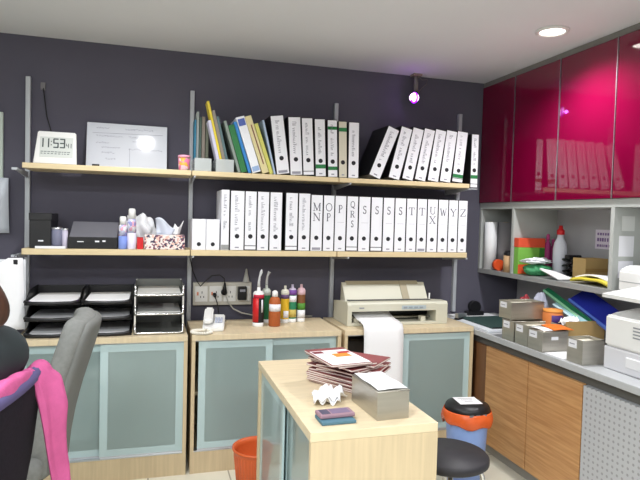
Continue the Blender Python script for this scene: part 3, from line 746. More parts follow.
b = B(); b.prism([(0.012, 0.060), (0.215, 0.060), (0.215, 0.135), (0.17, 0.135)], 0.006, 0.234, 'yz'); obj('lid', b, C(112, 112, 120), t)
b = B(); b.box(0.13, 0.15, -0.0014, 0.0002, 0.034, 0.042); b.box(0.165, 0.18, -0.0014, 0.0002, 0.036, 0.044); b.box(0.045, 0.075, -0.0014, 0.0002, 0.034, 0.038); obj('indicator', b, m_label, t)
def spray(x, y, h, r, c1, c2, label):
    t = thing('spray_can', label, 'spray can', (x, y, Z2 + 0.0006))
    b = B(); b.lathe([(r * .94, 0), (r, 0.004), (r, h * .4)], seg=24); obj('body', b, C(*c1), t)
    b = B(); b.lathe([(r, h * .4), (r, h * .7), (r * .8, h * .74)], seg=24); obj('label_wrap', b, c2, t)
    obj('cap', B().lathe([(r * .8, h * .74), (r * .8, h * .96), (r * .6, h)], seg=24), m_wplastic, t)
m_floral = mottled('floral_print', [(200, 204, 232), (150, 150, 206), (230, 170, 190), (236, 236, 244)], 60)
spray(-0.144, 3.13, 0.17, 0.021, (124, 146, 214), m_floral, 'blue spray can with white cap on the lower shelf')
spray(-0.100, 3.13, 0.212, 0.022, (224, 220, 238), m_floral, 'taller white and lilac spray can beside the blue one')
t = thing('small_box', 'little red box between spray can and patterned tissue box', 'box', (-0.074, 3.135, Z2 + 0.0006))
obj('body', bx(0, 0.032, 0, 0.05, 0, 0.058, bev=0.001), m_redp, t); obj('flap', bx(0, 0.032, 0, 0.05, 0.0585, 0.062), C(170, 24, 30), t)
t = thing('tissue_box', 'pink and purple mottled tissue box on the lower shelf', 'tissue box', (-0.036, 3.107, Z2 + 0.0006))
obj('body', bx(0, 0.205, 0, 0.105, 0, 0.077, bev=0.003), m_dots, t)
obj('opening', B().lathe([(0.05, 0.0772), (0.05, 0.0786), (0.0, 0.0787)], (0.10, 0.052, 0), 24, 1, .4), m_film, t)
rnd = random.Random(3)
def tuft(seed, c, r, h, ph=0.0):
    rnd = random.Random(seed); ks = [rnd.uniform(.7, 1.25) for _ in range(9)]
    def fn(u, v):
        a = 2 * PI * u; rr = r * (0.25 + 0.75 * v ** .8) * ks[int(u * 8) % 8] * (1 + .22 * math.sin(5 * a + seed))
        z = h * (v ** .75) * (0.72 + .28 * math.sin(2 * a + ph))
        return (c[0] + rr * math.cos(a), c[1] + rr * .6 * math.sin(a), c[2] + z)
    return fn
tt = obj('tissue', B().sheet(lambda u, v: (0.062 + 0.075 * u + 0.03 * v * (u - .3), 0.05 + 0.012 * math.sin(6 * u + 3 * v), 0.079 + v * (0.085 + 0.02 * math.sin(5 * u)) * (1 - .55 * u)), 10, 8, 0.0012), C(206, 212, 226), t)
tt = obj('tissue', B().sheet(lambda u, v: (0.135 + 0.045 * u + 0.02 * v, 0.055 + 0.012 * math.sin(7 * u + 2 * v), 0.079 + v * (0.06 - 0.02 * math.sin(4 * u))), 10, 8, 0.0012), m_tissue, t)
def blob(name, label, cat, loc, rx, ry, rz, mm, seed, amp=0.25, group=None, n=26):
    rnd = random.Random(seed); ph = [(rnd.uniform(1.5, 5), rnd.uniform(0, 6), rnd.uniform(1.5, 5), rnd.uniform(0, 6)) for _ in range(6)]
    b = B(); bmesh.ops.create_icosphere(b.bm, subdivisions=4, radius=1.0)
    for v in b.bm.verts:
        d = v.co.copy(); k = 1.0
        for (f1, p1, f2, p2) in ph: k += amp * .28 * math.sin(f1 * d.x * 2.2 + p1 + f2 * d.z * 1.6) * math.cos(f2 * d.y * 2 + p2)
        v.co = Vector((d.x * rx * k, d.y * ry * k, max(d.z * k, -0.92) * rz + rz * .92))
    for f in b.bm.faces: f.smooth = True
    o = obj(name, b, mm, loc=(loc[0], loc[1], loc[2] + 0.0008))
    if label: tag(o, label, cat, group)
    return o
blob('tissue_pack', 'crumpled white plastic bag of tissues behind the spray cans', 'bag', (-0.068, 3.285, Z2), 0.082, 0.050, 0.088, m_film, 11, 0.5)

# ------------------------------------------------------------------ on the middle cabinet
t = thing('telephone', 'white desk telephone on the middle maple cabinet', 'telephone', (0.262, 3.018, CH + 0.0006), (0, 0, math.radians(-9)))
b = B(); b.prism([(0, 0), (0.18, 0), (0.18, 0.062), (0.03, 0.034), (0, 0.022)], 0.0, 0.11, 'yz'); bmesh.ops.bevel(b.bm, geom=list(b.bm.edges), offset=0.005, segments=2, affect='EDGES'); obj('base', b, m_wplastic, t)
b = B(); b.prism([(0.0, 0.036), (0.04, 0.050), (0.14, 0.068), (0.175, 0.070), (0.175, 0.098), (0.14, 0.106), (0.09, 0.088), (0.04, 0.080), (0.0, 0.066)], 0.004, 0.050, 'yz'); bmesh.ops.bevel(b.bm, geom=list(b.bm.edges), offset=0.008, segments=3, affect='EDGES'); obj('handset', b, m_wplastic, t)
b = B()
for i in range(3):
    for j in range(4): b.box(0.062 + i * .014, 0.072 + i * .014, 0.045 + j * .018, 0.057 + j * .018, 0.038 + (0.015 + j * .018) * .16, 0.046 + (0.015 + j * .018) * .16)
obj('keypad', b, C(190, 196, 214), t)
pts = []
for k in range(190):
    a = PI * 0.38 + 2 * PI * 0.96 * k / 189; q = 2 * PI * k / 5.0
    r = 0.043 + 0.006 * math.cos(q); pts.append((0.0 + r * 1.15 * math.cos(a), -0.052 + r * math.sin(a), 0.010 + 0.006 * math.sin(q)))
obj('coiled_cord', B().tube(pts, 0.0034, 6), C(240, 236, 224), t)

def cartridge(x, y, label, c_main, c_top, h=0.195, noz=None, r=0.0245, extra=None):
    t = thing('sealant_cartridge', label, 'sealant tube', (x, y, CH + 0.0006), group='sealant cartridges on the middle cabinet')
    obj('foot_cap', B().lathe([(r * .98, 0), (r, 0.002), (r, 0.022)], seg=24), m_wplastic, t)
    obj('body', B().lathe([(r, 0.022), (r, h * .8)], seg=24, cap=False), c_main, t)
    obj('shoulder', B().lathe([(r, h * .8), (r, h * .93), (r * .75, h * .985), (r * .32, h), (r * .3, h + 0.02)], seg=24), c_top, t)
    if extra: extra(t, r, h)
    if noz:
        obj('nozzle', B().tube([(0, 0, h + 0.018)] + [(px, 0, h + 0.018 + pz) for px, pz in noz], [0.0085] + [0.0085 - .005 * (i + 1) / len(noz) + (0.004 if i == len(noz) - 2 else 0) for i in range(len(noz))], 12), C(196, 198, 200), t)
    return t
def band(t, r, z0, z1, c, a0=0, a1=360, nm='label_band'):
    n = 20; b = B()
    P_ = [(1.006 * r * math.cos(math.radians(a0 + (a1 - a0) * k / n)), 1.006 * r * math.sin(math.radians(a0 + (a1 - a0) * k / n))) for k in range(n + 1)]
    for p, q in zip(P_, P_[1:]):
        f = b.bm.faces.new([b.bm.verts.new(v) for v in ((p[0], p[1], z0), (q[0], q[1], z0), (q[0], q[1], z1), (p[0], p[1], z1))]); f.smooth = True
    bmesh.ops.remove_doubles(b.bm, verts=b.bm.verts, dist=1e-5)
    bmesh.ops.solidify(b.bm, geom=list(b.bm.faces), thickness=-0.0003)
    obj(nm, b, c, t)
cartridge(0.577, 3.13, 'red and black sealant cartridge with a tall grey nozzle', C(28, 26, 28), m_wplastic, 0.198, [(0.0, .03), (0.004, .06), (0.012, .085), (0.014, .10)], r=0.031,
          extra=lambda t, r, h: (band(t, r, .025, h * .8, m_redp, 175, 262), band(t, r, h * .8, h * .9, C(190, 30, 60), 200, 340), band(t, r, .08, .15, m_label, 292, 312)))
cartridge(0.640, 3.225, 'green sealant cartridge half hidden behind, with a bent nozzle', C(30, 110, 66), C(200, 208, 200), 0.2, [(0.0, .025), (0.003, .05), (0.012, .075), (0.022, .07)])
cartridge(0.748, 3.215, 'yellow sealant cartridge with a purple top band', C(220, 178, 40), C(216, 214, 200), 0.195, None,
          extra=lambda t, r, h: (band(t, r, h * .72, h * .84, C(96, 70, 110), 180, 360), band(t, r, .03, .07, m_label, 240, 320)))
cartridge(0.794, 3.225, 'green and white sealant cartridge with a purple shoulder', C(40, 128, 90), C(206, 196, 220), 0.2, None,
          extra=lambda t, r, h: (band(t, r, h * .8, h * .95, C(122, 76, 160), 180, 360), band(t, r, h * .6, h * .78, m_label, 180, 360), band(t, r, .03, .075, C(196, 176, 90), 200, 340)))
cartridge(0.850, 3.235, 'brown and green sealant cartridge at the right end of the group', C(122, 78, 44), C(232, 196, 206), 0.2, None,
          extra=lambda t, r, h: (band(t, r, .07, .11, C(80, 140, 50), 180, 360), band(t, r, .025, .07, m_label, 180, 360)))
t = thing('glue_bottle', 'amber brown bottle with a white label among the sealant tubes', 'bottle', (0.668, 3.12, CH + 0.0006))
obj('body', B().lathe([(0.030, 0), (0.033, 0.004), (0.033, 0.135), (0.027, 0.155), (0.015, 0.165)], seg=28), C(176, 92, 44), t)
band(t, 0.033, 0.085, 0.125, m_label, 190, 350, 'paper_label')
obj('cap', B().lathe([(0.015, 0.165), (0.017, 0.166), (0.016, 0.192), (0.007, 0.20)], seg=20), m_wplastic, t)

# wall socket trunking with plugs
t = thing('socket_trunking', 'grey white socket trunking on the wall behind the telephone', 'sockets', (0.236, WY - 0.001, 0.797))
obj('trunking', bx(0, 0.345, -0.03, 0, 0, 0.135, bev=0.004), C(200, 196, 186), t)
for i in range(4):
    s_ = obj('socket_plate', bx(0.012 + i * .083, 0.084 + i * .083, -0.035, -0.0302, 0.022, 0.114, bev=0.0015), m_wplastic, t)
    obj('rocker_switch', bx(0.022 + i * .083, 0.032 + i * .083, -0.0385, -0.0352, 0.06, 0.08), C(226, 150, 120) if i < 2 else m_wplastic, s_)
    b = B(); b.box(0.050 + i * .083, 0.054 + i * .083, -0.0358, -0.0350, 0.07, 0.084); b.box(0.042 + i * .083, 0.046 + i * .083, -0.0358, -0.0350, 0.045, 0.056); b.box(0.060 + i * .083, 0.064 + i * .083, -0.0358, -0.0350, 0.045, 0.056); obj('pin_holes', b, m_ink, s_)
t = thing('power_adapter', 'black power adapter plugged into the wall trunking', 'adapter', (0.495, WY - 0.0368, 0.83))
obj('case', bx(0, 0.052, -0.035, 0, 0, 0.08, bev=0.004), m_black, t); obj('rating_label', bx(0.010, 0.042, -0.0362, -0.0350, 0.05, 0.064), m_inkg, t)
t = thing('power_plug', 'black plug with a looping cord in the wall trunking', 'plug', (0.415, WY - 0.0368, 0.875))
obj('plug_body', B().tube([(0, 0, 0), (0, -0.02, 0), (0, -0.032, 0.02), (0, -0.034, 0.06)], [0.018, 0.018, 0.012, 0.005], 12), m_black, t)
obj('cord', B().tube([(0, -0.034, 0.06), (-0.004, -0.034, 0.085), (-0.03, -0.03, 0.105), (-0.075, -0.028, 0.10), (-0.11, -0.028, 0.07), (-0.14, -0.03, 0.04), (-0.16, -0.03, 0.07), (-0.185, -0.028, 0.13), (-0.20, -0.028, 0.20)], 0.0035, 8), m_black, t)
t = thing('cable_plug', 'black plug and cord dropping from the trunking behind the telephone', 'cord', (0.36, WY - 0.0368, 0.86))
obj('plug', B().tube([(0, 0, 0), (0, -0.02, 0), (0.0, -0.03, -0.006)], [0.012, 0.012, 0.006], 10), m_black, t)
obj('cord', B().tube([(0, -0.03, -0.006), (0.012, -0.035, -0.04), (0.02, -0.045, -0.09), (0.03, -0.09, -0.138), (0.06, -0.10, -0.139)], 0.003, 8), m_black, t)
o = obj('network_cable', B().tube([(0.0, -0.036, 0.05), (0.01, -0.045, 0.02), (0.04, -0.05, -0.02), (0.09, -0.055, -0.045), (0.16, -0.06, -0.06), (0.25, -0.06, -0.076), (0.40, -0.05, -0.076), (0.53, -0.045, -0.076)], 0.004, 8), C(190, 188, 180), loc=(0.43, WY, 0.797))
tag(o, 'grey cable curving from the trunking behind the sealant tubes', 'cable')
o = obj('nozzle_tip', B().lathe([(0.024, 0), (0.020, 0.006), (0.012, 0.04), (0.005, 0.075), (0.003, 0.08)], seg=18), C(176, 176, 172), loc=(0.548, WY - 0.024 - 0.002, 0.9335))
o.scale = (1, .9, 1)
tag(o, 'loose grey cone nozzle standing on top of the wall trunking', 'nozzle')

# ------------------------------------------------------------------ dot matrix printer
t = thing('dot_matrix_printer', 'wide cream dot matrix printer on the right maple cabinet', 'printer', (1.072, 3.035, CH + 0.0006))
pw = 0.632; pd = 0.26
obj('base_plate', bx(0, pw, 0, pd, 0, 0.016, bev=0.003), m_cream, t)
side = [(0, 0.016), (pd, 0.016), (pd, 0.115), (0.07, 0.135), (0.01, 0.135), (0, 0.12)]
b = B(); b.prism(side, 0.0, 0.026, 'yz'); obj('side_cheek', b, m_cream, t)
b = B(); b.prism(side, pw - 0.075, pw, 'yz'); obj('side_cheek', b, m_cream, t)
b = B(); b.prism([(0.0, 0.084), (0.0, 0.124), (0.008, 0.134), (0.07, 0.134), (0.115, 0.127), (0.115, 0.118), (0.03, 0.084)], 0.026, pw - 0.075, 'yz'); lid = obj('front_cover', b, m_cream, t)
obj('paper_slot', bx(0.03, 0.555, 0.072, 0.108, 0.1335, 0.1375), C(84, 84, 82), lid)
obj('control_panel', bx(0.335, 0.49, -0.0014, 0.0, 0.092, 0.114), C(176, 190, 196), lid)
b = B()
for i in range(4): b.box(0.345 + i * .034, 0.368 + i * .034, -0.004, -0.0016, 0.098, 0.108, 0.001, 1)
obj('button', b, C(150, 160, 170), lid)
obj('badge', bx(0.07, 0.10, -0.0014, 0.0, 0.10, 0.107), C(140, 144, 150), lid)
obj('back_wall', bx(0.026, pw - 0.075, 0.20, 0.21, 0.016, 0.12), m_creamd, t)
obj('inside', bx(0.026, pw - 0.075, 0.115, 0.19, 0.016, 0.02), m_dark, t)
obj('platen_roller', B().cyl((0.028, 0.13, 0.055), (pw - 0.077, 0.13, 0.055), 0.02), m_black, t)
obj('carriage_rail', B().cyl((0.028, 0.075, 0.035), (pw - 0.077, 0.075, 0.035), 0.006, seg=12), m_chrome, t)
b = B(); b.box(0.47, 0.50, 0.02, 0.06, 0.016, 0.045, 0.003, 2); b.box(0.05, 0.08, 0.02, 0.06, 0.016, 0.04, 0.003, 2); obj('paper_tractor', b, C(214, 210, 192), t)
b = B(); b.prism([(0.118, 0.118), (0.132, 0.128), (0.20, 0.228), (0.215, 0.228), (0.225, 0.115)], 0.03, 0.568, 'yz'); hood = obj('paper_hood', b, m_cream, t)
b = B(); b.prism([(0.190, 0.216), (0.205, 0.236), (0.222, 0.236), (0.228, 0.2)], 0.055, 0.525, 'yz'); obj('hood_lip', b, m_creamd, hood)
b = B(); b.prism([(0.126, 0.128), (0.200, 0.237), (0.214, 0.237), (0.13, 0.118)], 0.40, 0.445, 'yz'); obj('paper_guide', b, m_creamd, hood)
obj('platen_knob', B().cyl((pw - 0.002, 0.16, 0.10), (pw + 0.02, 0.16, 0.10), 0.022), m_creamd, t)
obj('lever', B().tube([(0.585, 0.15, 0.10), (0.59, 0.155, 0.165)], 0.005, 8), m_wplastic, t)
path = [(3.15, .79), (3.10, .772), (3.035, .757), (2.97, .752), (2.93, .743), (2.915, .72), (2.908, .66), (2.906, .56), (2.905, .46), (2.905, .40)]
def fan(u, v):
    k = v * (len(path) - 1); i = min(int(k), len(path) - 2); f = k - i
    y = path[i][0] * (1 - f) + path[i + 1][0] * f; z = path[i][1] * (1 - f) + path[i + 1][1] * f
    return (1.128 + 0.236 * u, y - 0.002 * math.sin(PI * u) * (1 if v > .5 else 0), z)
o = obj('continuous_paper', B().sheet(fan, 6, 36, 0.0012), m_white); tag(o, 'white continuous printer paper hanging from the cream printer', 'paper')

# purple spotlight
t = thing('ceiling_spotlight', 'small ceiling spotlight with a purple glow over the shelves', 'spotlight', (1.61, 3.37, CEIL))
obj('mounting_plate', bx(-0.03, 0.03, -0.03, 0.03, -0.014, -0.001, bev=0.003), C(150, 140, 120), t)
obj('stem', B().cyl((0, 0, -0.014), (0, 0, -0.11), 0.014, seg=16), C(128, 124, 120), t)
hd = obj('lamp_head', B().cyl((0.0, 0.008, -0.145), (-0.036, -0.055, -0.162), 0.026, 0.033, 24), C(120, 112, 124), t)
ln = obj('lens', B().cyl((-0.0366, -0.0562, -0.1623), (-0.0384, -0.0593, -0.1632), 0.029, 0.028, 24), mat('violet_lens', (240, 200, 255), emit=(235, 190, 255), estr=5), hd)
obj('halo_ring', B().tube([(-0.0375 + .03 * (-.855) * math.cos(2 * PI * k / 24) * -.55 + .0, -0.0575 + .030 * math.cos(2 * PI * k / 24) * -.47, -0.163 + 0.030 * math.sin(2 * PI * k / 24)) for k in range(24)], 0.006, 8, closed=True), mat('violet_halo', (150, 40, 220), emit=(140, 30, 235), estr=2.5), hd)  # glowing ring added to imitate the violet halo round the lens
o = obj('lamp_cord', B().tube([(0.02, 0.0, -0.016), (0.05, 0.01, -0.03), (0.09, 0.02, -0.02), (0.085, 0.02, -0.05), (0.05, 0.02, -0.08), (0.02, 0.02, -0.12)], 0.0025, 6), C(120, 110, 112), t)
pl = bpy.data.lights.new('violet_glow', 'POINT'); pl.energy = 0.16; pl.color = (0.55, 0.12, 1.0); pl.shadow_soft_size = 0.01
po = bpy.data.objects.new('violet_glow', pl); COL.objects.link(po); po.parent = t; po.location = (-0.05, -0.085, -0.168)

# wall hook with cable, board edge and papers on the left
t = thing('wall_hook', 'small grey wall hook with a hanging cable above the clock', 'hook', (-0.575, WY - 0.001, 2.0))
obj('plate', bx(-0.012, 0.012, -0.012, 0, -0.02, 0.02, bev=0.002), C(120, 118, 122), t)
obj('cable', B().tube([(0.002, -0.01, -0.01), (0.01, -0.014, -0.08), (0.02, -0.014, -0.16), (0.045, -0.012, -0.25), (0.05, -0.012, -0.42)], 0.003, 6), m_black, t)
o = tag(obj('pin_board', bx(-1.5, -0.766, -0.022, -0.001, 1.25, 1.845, bev=0.003), C(196, 208, 200), loc=(0, WY, 0)), 'pale green edged board on the wall at the far left', 'board')
o = tag(obj('wall_paper_sheet', B().sheet(lambda u, v: (-0.95 + (0.213 + .006 * v) * u, WY - 0.026 - 0.008 * math.sin(PI * v), 1.497 - 0.294 * v), 6, 8, 0.001), C(206, 212, 222), ), 'pale sheet pinned below the board at the far left', 'paper')
t = thing('clipped_papers', 'large white sheets clipped to the left end of the lower shelf bracket', 'papers', (-0.646, 3.08, 1.075))
obj('sheets', B().sheet(lambda u, v: (-0.33 + 0.375 * u + 0.018 * v * u, -0.012 - 0.02 * math.sin(PI * u) - 0.03 * v, (-0.02 if u < .8 else -0.0) + 0.02 * min(1, u / .8) - 0.345 * v), 12, 12, 0.0016), m_white, t)
obj('sheets', B().sheet(lambda u, v: (-0.10 + 0.155 * u + 0.006 * v, 0.0 - 0.012 * v, 0.012 - 0.31 * v), 8, 8, 0.0016), C(222, 224, 228), t)
b = B(); b.box(0.004, 0.024, -0.022, 0.012, -0.012, 0.012, 0.002, 1); b.tube([(0.006, -0.005, 0.010), (0.008, -0.005, 0.03), (0.014, -0.005, 0.034), (0.02, -0.005, 0.03), (0.022, -0.005, 0.010)], 0.0015, 6); obj('binder_clip', b, m_black, t)

# ------------------------------------------------------------------ on the desk cabinet
def brochure(x, y, z, rot, label, top=False):
    t = thing('brochure', label, 'brochure', (x, y, z), (0, 0, rot), 'maroon brochures in the desk stack')
    w, d, h = 0.158, 0.238, 0.0072
    b = B(); b.box(-w / 2, w / 2, -d / 2, d / 2, h - 0.0011, h); b.box(-w / 2, w / 2, -d / 2, d / 2, 0, 0.0011); b.box(w / 2 - 0.001, w / 2, -d / 2, d / 2, 0.0011, h - 0.0011)
    obj('cover', b, m_maroon, t)
    obj('pages', bx(-w / 2 + 0.0002, w / 2 - 0.0012, -d / 2 + 0.0004, d / 2 - 0.0004, 0.0012, h - 0.0012), C(226, 214, 206), t)
    if top:
        obj('cover_print', bx(-w / 2 + 0.005, w / 2 - 0.004, -d / 2 + 0.004, d / 2 - 0.035, h, h + 0.0004), m_white, t)
        b = B(); b.box(-0.012, 0.052, -0.02, 0.03, h + .0005, h + .0009); obj('printed_picture', b, C(236, 140, 50), t)
        b = B(); b.box(0.02, 0.07, 0.028, 0.055, h + .0006, h + .0011); obj('printed_patch', b, C(170, 44, 44), t)
        b = B(); b.box(-0.07, -0.03, 0.045, 0.075, h + .0006, h + .0011); obj('printed_patch', b, C(120, 36, 44), t)
    return t
ORD = ['bottom', 'second lowest', 'third lowest', 'fourth lowest', 'fifth lowest', 'sixth lowest', 'seventh lowest', 'eighth lowest', 'ninth lowest', 'tenth lowest', 'fifth from the top', 'fourth from the top', 'third from the top', 'second from the top', 'topmost']
rnd = random.Random(21)
for i in range(15):
    if i < 11:
        a = math.radians(33 + rnd.uniform(-3.5, 3.5)); x, y = 0.700 + rnd.uniform(-.008, .008), 1.975 + rnd.uniform(-.008, .008)
        if i in (7, 9): a = math.radians(50); x, y = 0.728, 1.975
    else:
        a = math.radians((24, 46, 14, 8)[i - 11]); x, y = ((0.69, 1.965), (0.722, 1.975), (0.668, 1.955), (0.652, 1.945))[i - 11]
    brochure(x, y, CH + 0.0008 + i * 0.0076, a, '%s maroon brochure of the stack on the desk cabinet' % ORD[i] if i < 14 else 'topmost brochure of the stack, white cover with an orange picture', i == 14)

def tinbox(loc, rot, w, l, h, label, group, top=None, lab=True, lid=False):
    """narrow end at local y=0"""
    t = thing('tin_card_box', label, 'metal box', loc, (0, 0, rot), group)
    th = 0.0012; b = B()
    b.box(0, w, 0, l, 0, th); b.box(0, w, 0, th, th, h); b.box(0, w, l - th, l, th, h); b.box(0, th, th, l - th, th, h); b.box(w - th, w, th, l - th, th, h)
    obj('body', b, m_tin, t)
    b = B(); r_ = 0.002
    b.tube([(0, 0, h), (w, 0, h), (w, l, h), (0, l, h)], r_, 8, closed=True); obj('rolled_rim', b, m_tin, t)
    if lid: obj('lid', bx(0.001, w - 0.001, 0.001, l - 0.001, h + 0.0002, h + 0.003, bev=0.001), m_tin, t)
    else: obj('cards', bx(0.006, w - 0.006, 0.006, l - 0.006, th + .0005, h - 0.012), m_beige, t)
    if lab:
        lo = obj('label_holder', bx(w * .1, w * .62, -0.0012, -0.0002, h * .62, h * .95), m_label, t)
        b = B(); b.box(w * .18, w * .5, -0.0016, -0.0013, h * .76, h * .8); obj('lettering', b, m_inkg, lo)
    return t
tinbox((0.664, 1.585, CH + 0.0008), math.radians(3), 0.108, 0.20, 0.086, 'tin card box with a white sheet on top, on the desk cabinet', None, lab=False, lid=True)
o = obj('paper_sheet', B().sheet(lambda u, v: (0.004 + 0.10 * u, 0.004 + 0.19 * v, 0.0015 + 0.0025 * math.sin(3 * u + 5 * v) ** 2), 8, 10, 0.0008), m_white, loc=(0.664, 1.585, CH + 0.0008 + 0.0905), rot=(0, 0, math.radians(3)))
tag(o, 'white sheet lying on the tin box of the desk cabinet', 'paper')
# crumpled tissues
def crumple(name, label, loc, r, h, seed, mm=m_tissue, sheets=3):
    b = B(); rnd = random.Random(seed)
    for k in range(sheets):
        a0 = rnd.uniform(0, 6); ph = rnd.uniform(0, 6); cx, cy = rnd.uniform(-.35, .35) * r, rnd.uniform(-.3, .3) * r
        def fn(u, v, a0=a0, ph=ph, cx=cx, cy=cy):
            x = (u - .5) * 1.5 * r; y = (v - .5) * 1.3 * r
            z = h * (0.42 + .3 * math.sin(9 * u + ph) * math.cos(7 * v + a0) + .28 * math.sin(15 * v + 6 * u + ph)) 
            z = max(z, 0.0) * (1 - 0.5 * ((u - .5) ** 2 + (v - .5) ** 2) * 2) + 0.002
            return (cx + x * math.cos(a0) - y * math.sin(a0), cy + x * math.sin(a0) + y * math.cos(a0), z + k * .001)
        b.sheet(fn, 12, 12, 0.0012)
    for v in b.bm.verts: v.co.z = max(v.co.z, 0.0003)
    o = obj(name, b, mm, loc=(loc[0], loc[1], loc[2] + 0.0006)); return tag(o, label, 'tissue')
crumple('crumpled_tissue', 'crumpled white tissue before the brochure stack on the desk cabinet', (0.565, 1.80, CH), 0.062, 0.055, 4)
# phones
t = thing('passbook', 'teal blue booklet lying under the phone on the desk cabinet', 'booklet', (0.488, 1.578, CH + 0.0006), (0, 0, math.radians(1)))
obj('cover', bx(0, 0.108, 0, 0.075, 0, 0.010, bev=0.002), C(78, 116, 132), t); obj('pages', bx(0.002, 0.1085, 0.001, 0.074, 0.002, 0.008), C(206, 220, 226), t)
t = thing('mobile_phone', 'mauve mobile phone lying on the teal booklet', 'phone', (0.490, 1.60, CH + 0.0112), (0, 0, math.radians(3)))
obj('case', bx(0, 0.112, 0, 0.056, 0, 0.013, bev=0.004), C(150, 120, 132), t); obj('screen', bx(0.04, 0.10, 0.008, 0.048, 0.0131, 0.0136), C(120, 104, 130), t); obj('key_pad', bx(0.008, 0.035, 0.008, 0.048, 0.0131, 0.0138), C(80, 76, 96), t)

# ------------------------------------------------------------------ bins and stool
t = thing('waste_basket', 'orange plastic waste basket on the floor behind the desk cabinet', 'waste basket', (0.485, 2.525, 0.0006))
b = B(); b.lathe([(0.0, 0.004), (0.088, 0.0), (0.115, 0.26), (0.118, 0.272), (0.123, 0.275), (0.123, 0.283), (0.115, 0.283), (0.110, 0.26), (0.084, 0.006), (0, 0.008)], seg=40, cap=False); obj('body', b, m_orange, t)
b = B()
for k in range(40):
    a = 2 * PI * k / 40
    b.tube([(0.0895 * math.cos(a), 0.0895 * math.sin(a), 0.02), (0.1145 * math.cos(a), 0.1145 * math.sin(a), 0.255)], 0.0018, 4)
obj('ribs', b, m_orange, t)
t = thing('pedal_bin', 'blue bin with orange liner and black lid beside the oak doors', 'bin', (1.535, 2.50, 0.0006))
obj('body', B().lathe([(0.0, 0), (0.085, 0), (0.104, 0.36), (0.107, 0.375), (0.10, 0.375), (0.09, 0.02), (0, 0.02)], seg=36, cap=False), m_blue, t)
rnd = random.Random(8); wv = [rnd.uniform(-1, 1) for _ in range(12)]
def linerf(u, v):
    a = 2 * PI * u; wob = sum(wv[k] * math.sin((k + 2) * a + k) for k in range(5)) * .25
    r = 0.111 + 0.013 * math.sin(PI * v * .8) + 0.007 * wob * math.sin(PI * v * .8) + .004 * (1 - v)
    z = 0.392 - 0.066 * v * (1 + .55 * wob) 
    return (r * math.cos(a), r * math.sin(a), z)
obj('liner', B().sheet(linerf, 60, 10, 0.0016), m_liner, t)
lid = obj('lid', B().lathe([(0.0, 0.376), (0.104, 0.376), (0.111, 0.38), (0.111, 0.402), (0.104, 0.416), (0.06, 0.428), (0, 0.430)], seg=36, cap=False), m_black, t)
obj('paper_note', bx(-0.058, 0.058, -0.052, 0.056, 0.4295, 0.4305), m_white, lid, rot=(0, 0, math.radians(-8)))
b = B(); rnd = random.Random(12)
for j in range(3): b.box(-0.04 + .01 * j, 0.036 - .006 * j, 0.03 - j * .022, 0.034 - j * .022 + .003, 0.4306, 0.4309)
obj('note_lines', b, C(150, 150, 156), lid, rot=(0, 0, math.radians(-8)))
b = B()
for k in (-1, 0, 1): b.box(-0.016 + k * .036, 0.004 + k * .036, -0.1125, -0.108, 0.386, 0.394)
obj('lid_vents', b, C(120, 122, 126), lid)
t = thing('round_stool', 'black round-seated stool with chrome legs beside the desk cabinet', 'stool', (1.095, 1.905, 0.0))
obj('seat', B().lathe([(0.0, 0.418), (0.145, 0.418), (0.152, 0.424), (0.152, 0.442), (0.145, 0.450), (0.0, 0.452)], seg=44, cap=False), mat('black_vinyl', (44, 43, 48), 0.5), t)
for k in range(4):
    a = PI / 4 + k * PI / 2 + .35; c_, s_ = math.cos(a), math.sin(a)
    obj('leg', B().tube([(0.06 * c_, 0.06 * s_, 0.417), (0.115 * c_, 0.115 * s_, 0.405), (0.128 * c_, 0.128 * s_, 0.37), (0.168 * c_, 0.168 * s_, 0.008)], 0.0095, 12), m_chrome, t)
    obj('foot', B().cyl((0.1685 * c_, 0.1685 * s_, 0.0006), (0.168 * c_, 0.168 * s_, 0.016), 0.012, seg=14), m_black, t)
obj('ring', B().tube([(0.148 * math.cos(2 * PI * k / 32), 0.148 * math.sin(2 * PI * k / 32), 0.18) for k in range(32)], 0.006, 8, closed=True), m_chrome, t)

# ------------------------------------------------------------------ things on the counter
CT = 0.70
tinbox((1.838, 2.672, CT + 0.0008), -PI / 2, 0.104, 0.20, 0.108, 'tin card box under the stacked one, nearest the dark corner', 'tin card boxes on the worktop')
tinbox((1.838, 2.558, CT + 0.0008), -PI / 2, 0.104, 0.20, 0.108, 'tin card box under the stacked one, next to the box with orange sheets', 'tin card boxes on the worktop')
tinbox((1.845, 2.718, CT + 0.1125), -PI / 2, 0.112, 0.205, 0.092, 'tin card box stacked on top of two others', 'tin card boxes on the worktop')
tinbox((1.835, 2.447, CT + 0.0008), -PI / 2, 0.112, 0.150, 0.100, 'tin card box with orange sheets lying on it', 'tin card boxes on the worktop')
tinbox((1.850, 2.182, CT + 0.0008), -PI / 2, 0.100, 0.120, 0.110, 'small tin card box beside the white laser printer', 'tin card boxes on the worktop')
o = obj('orange_sheets', B().sheet(lambda u, v: (1.90 + 0.115 * u, 2.333 + 0.10 * v, CT + 0.1085 + 0.008 * v + 0.003 * math.sin(4 * u)), 8, 8, 0.003), C(240, 120, 40)); tag(o, 'bright orange sheets lying on a tin card box', 'paper')
o = obj('white_sheets', B().sheet(lambda u, v: (1.838 + 0.055 * u, 2.336 + 0.10 * v, CT + 0.1075 + 0.004 * math.sin(3 * v)), 6, 6, 0.003), m_white); tag(o, 'white sheets beside the orange ones on a tin box', 'paper')
t = thing('label_card', 'white label stuck on the long side of the orange-topped tin box', 'label', (1.885, 2.3335, CT + 0.06)); obj('card', bx(0, 0.04, -0.0012, 0, 0, 0.016), m_label, t)
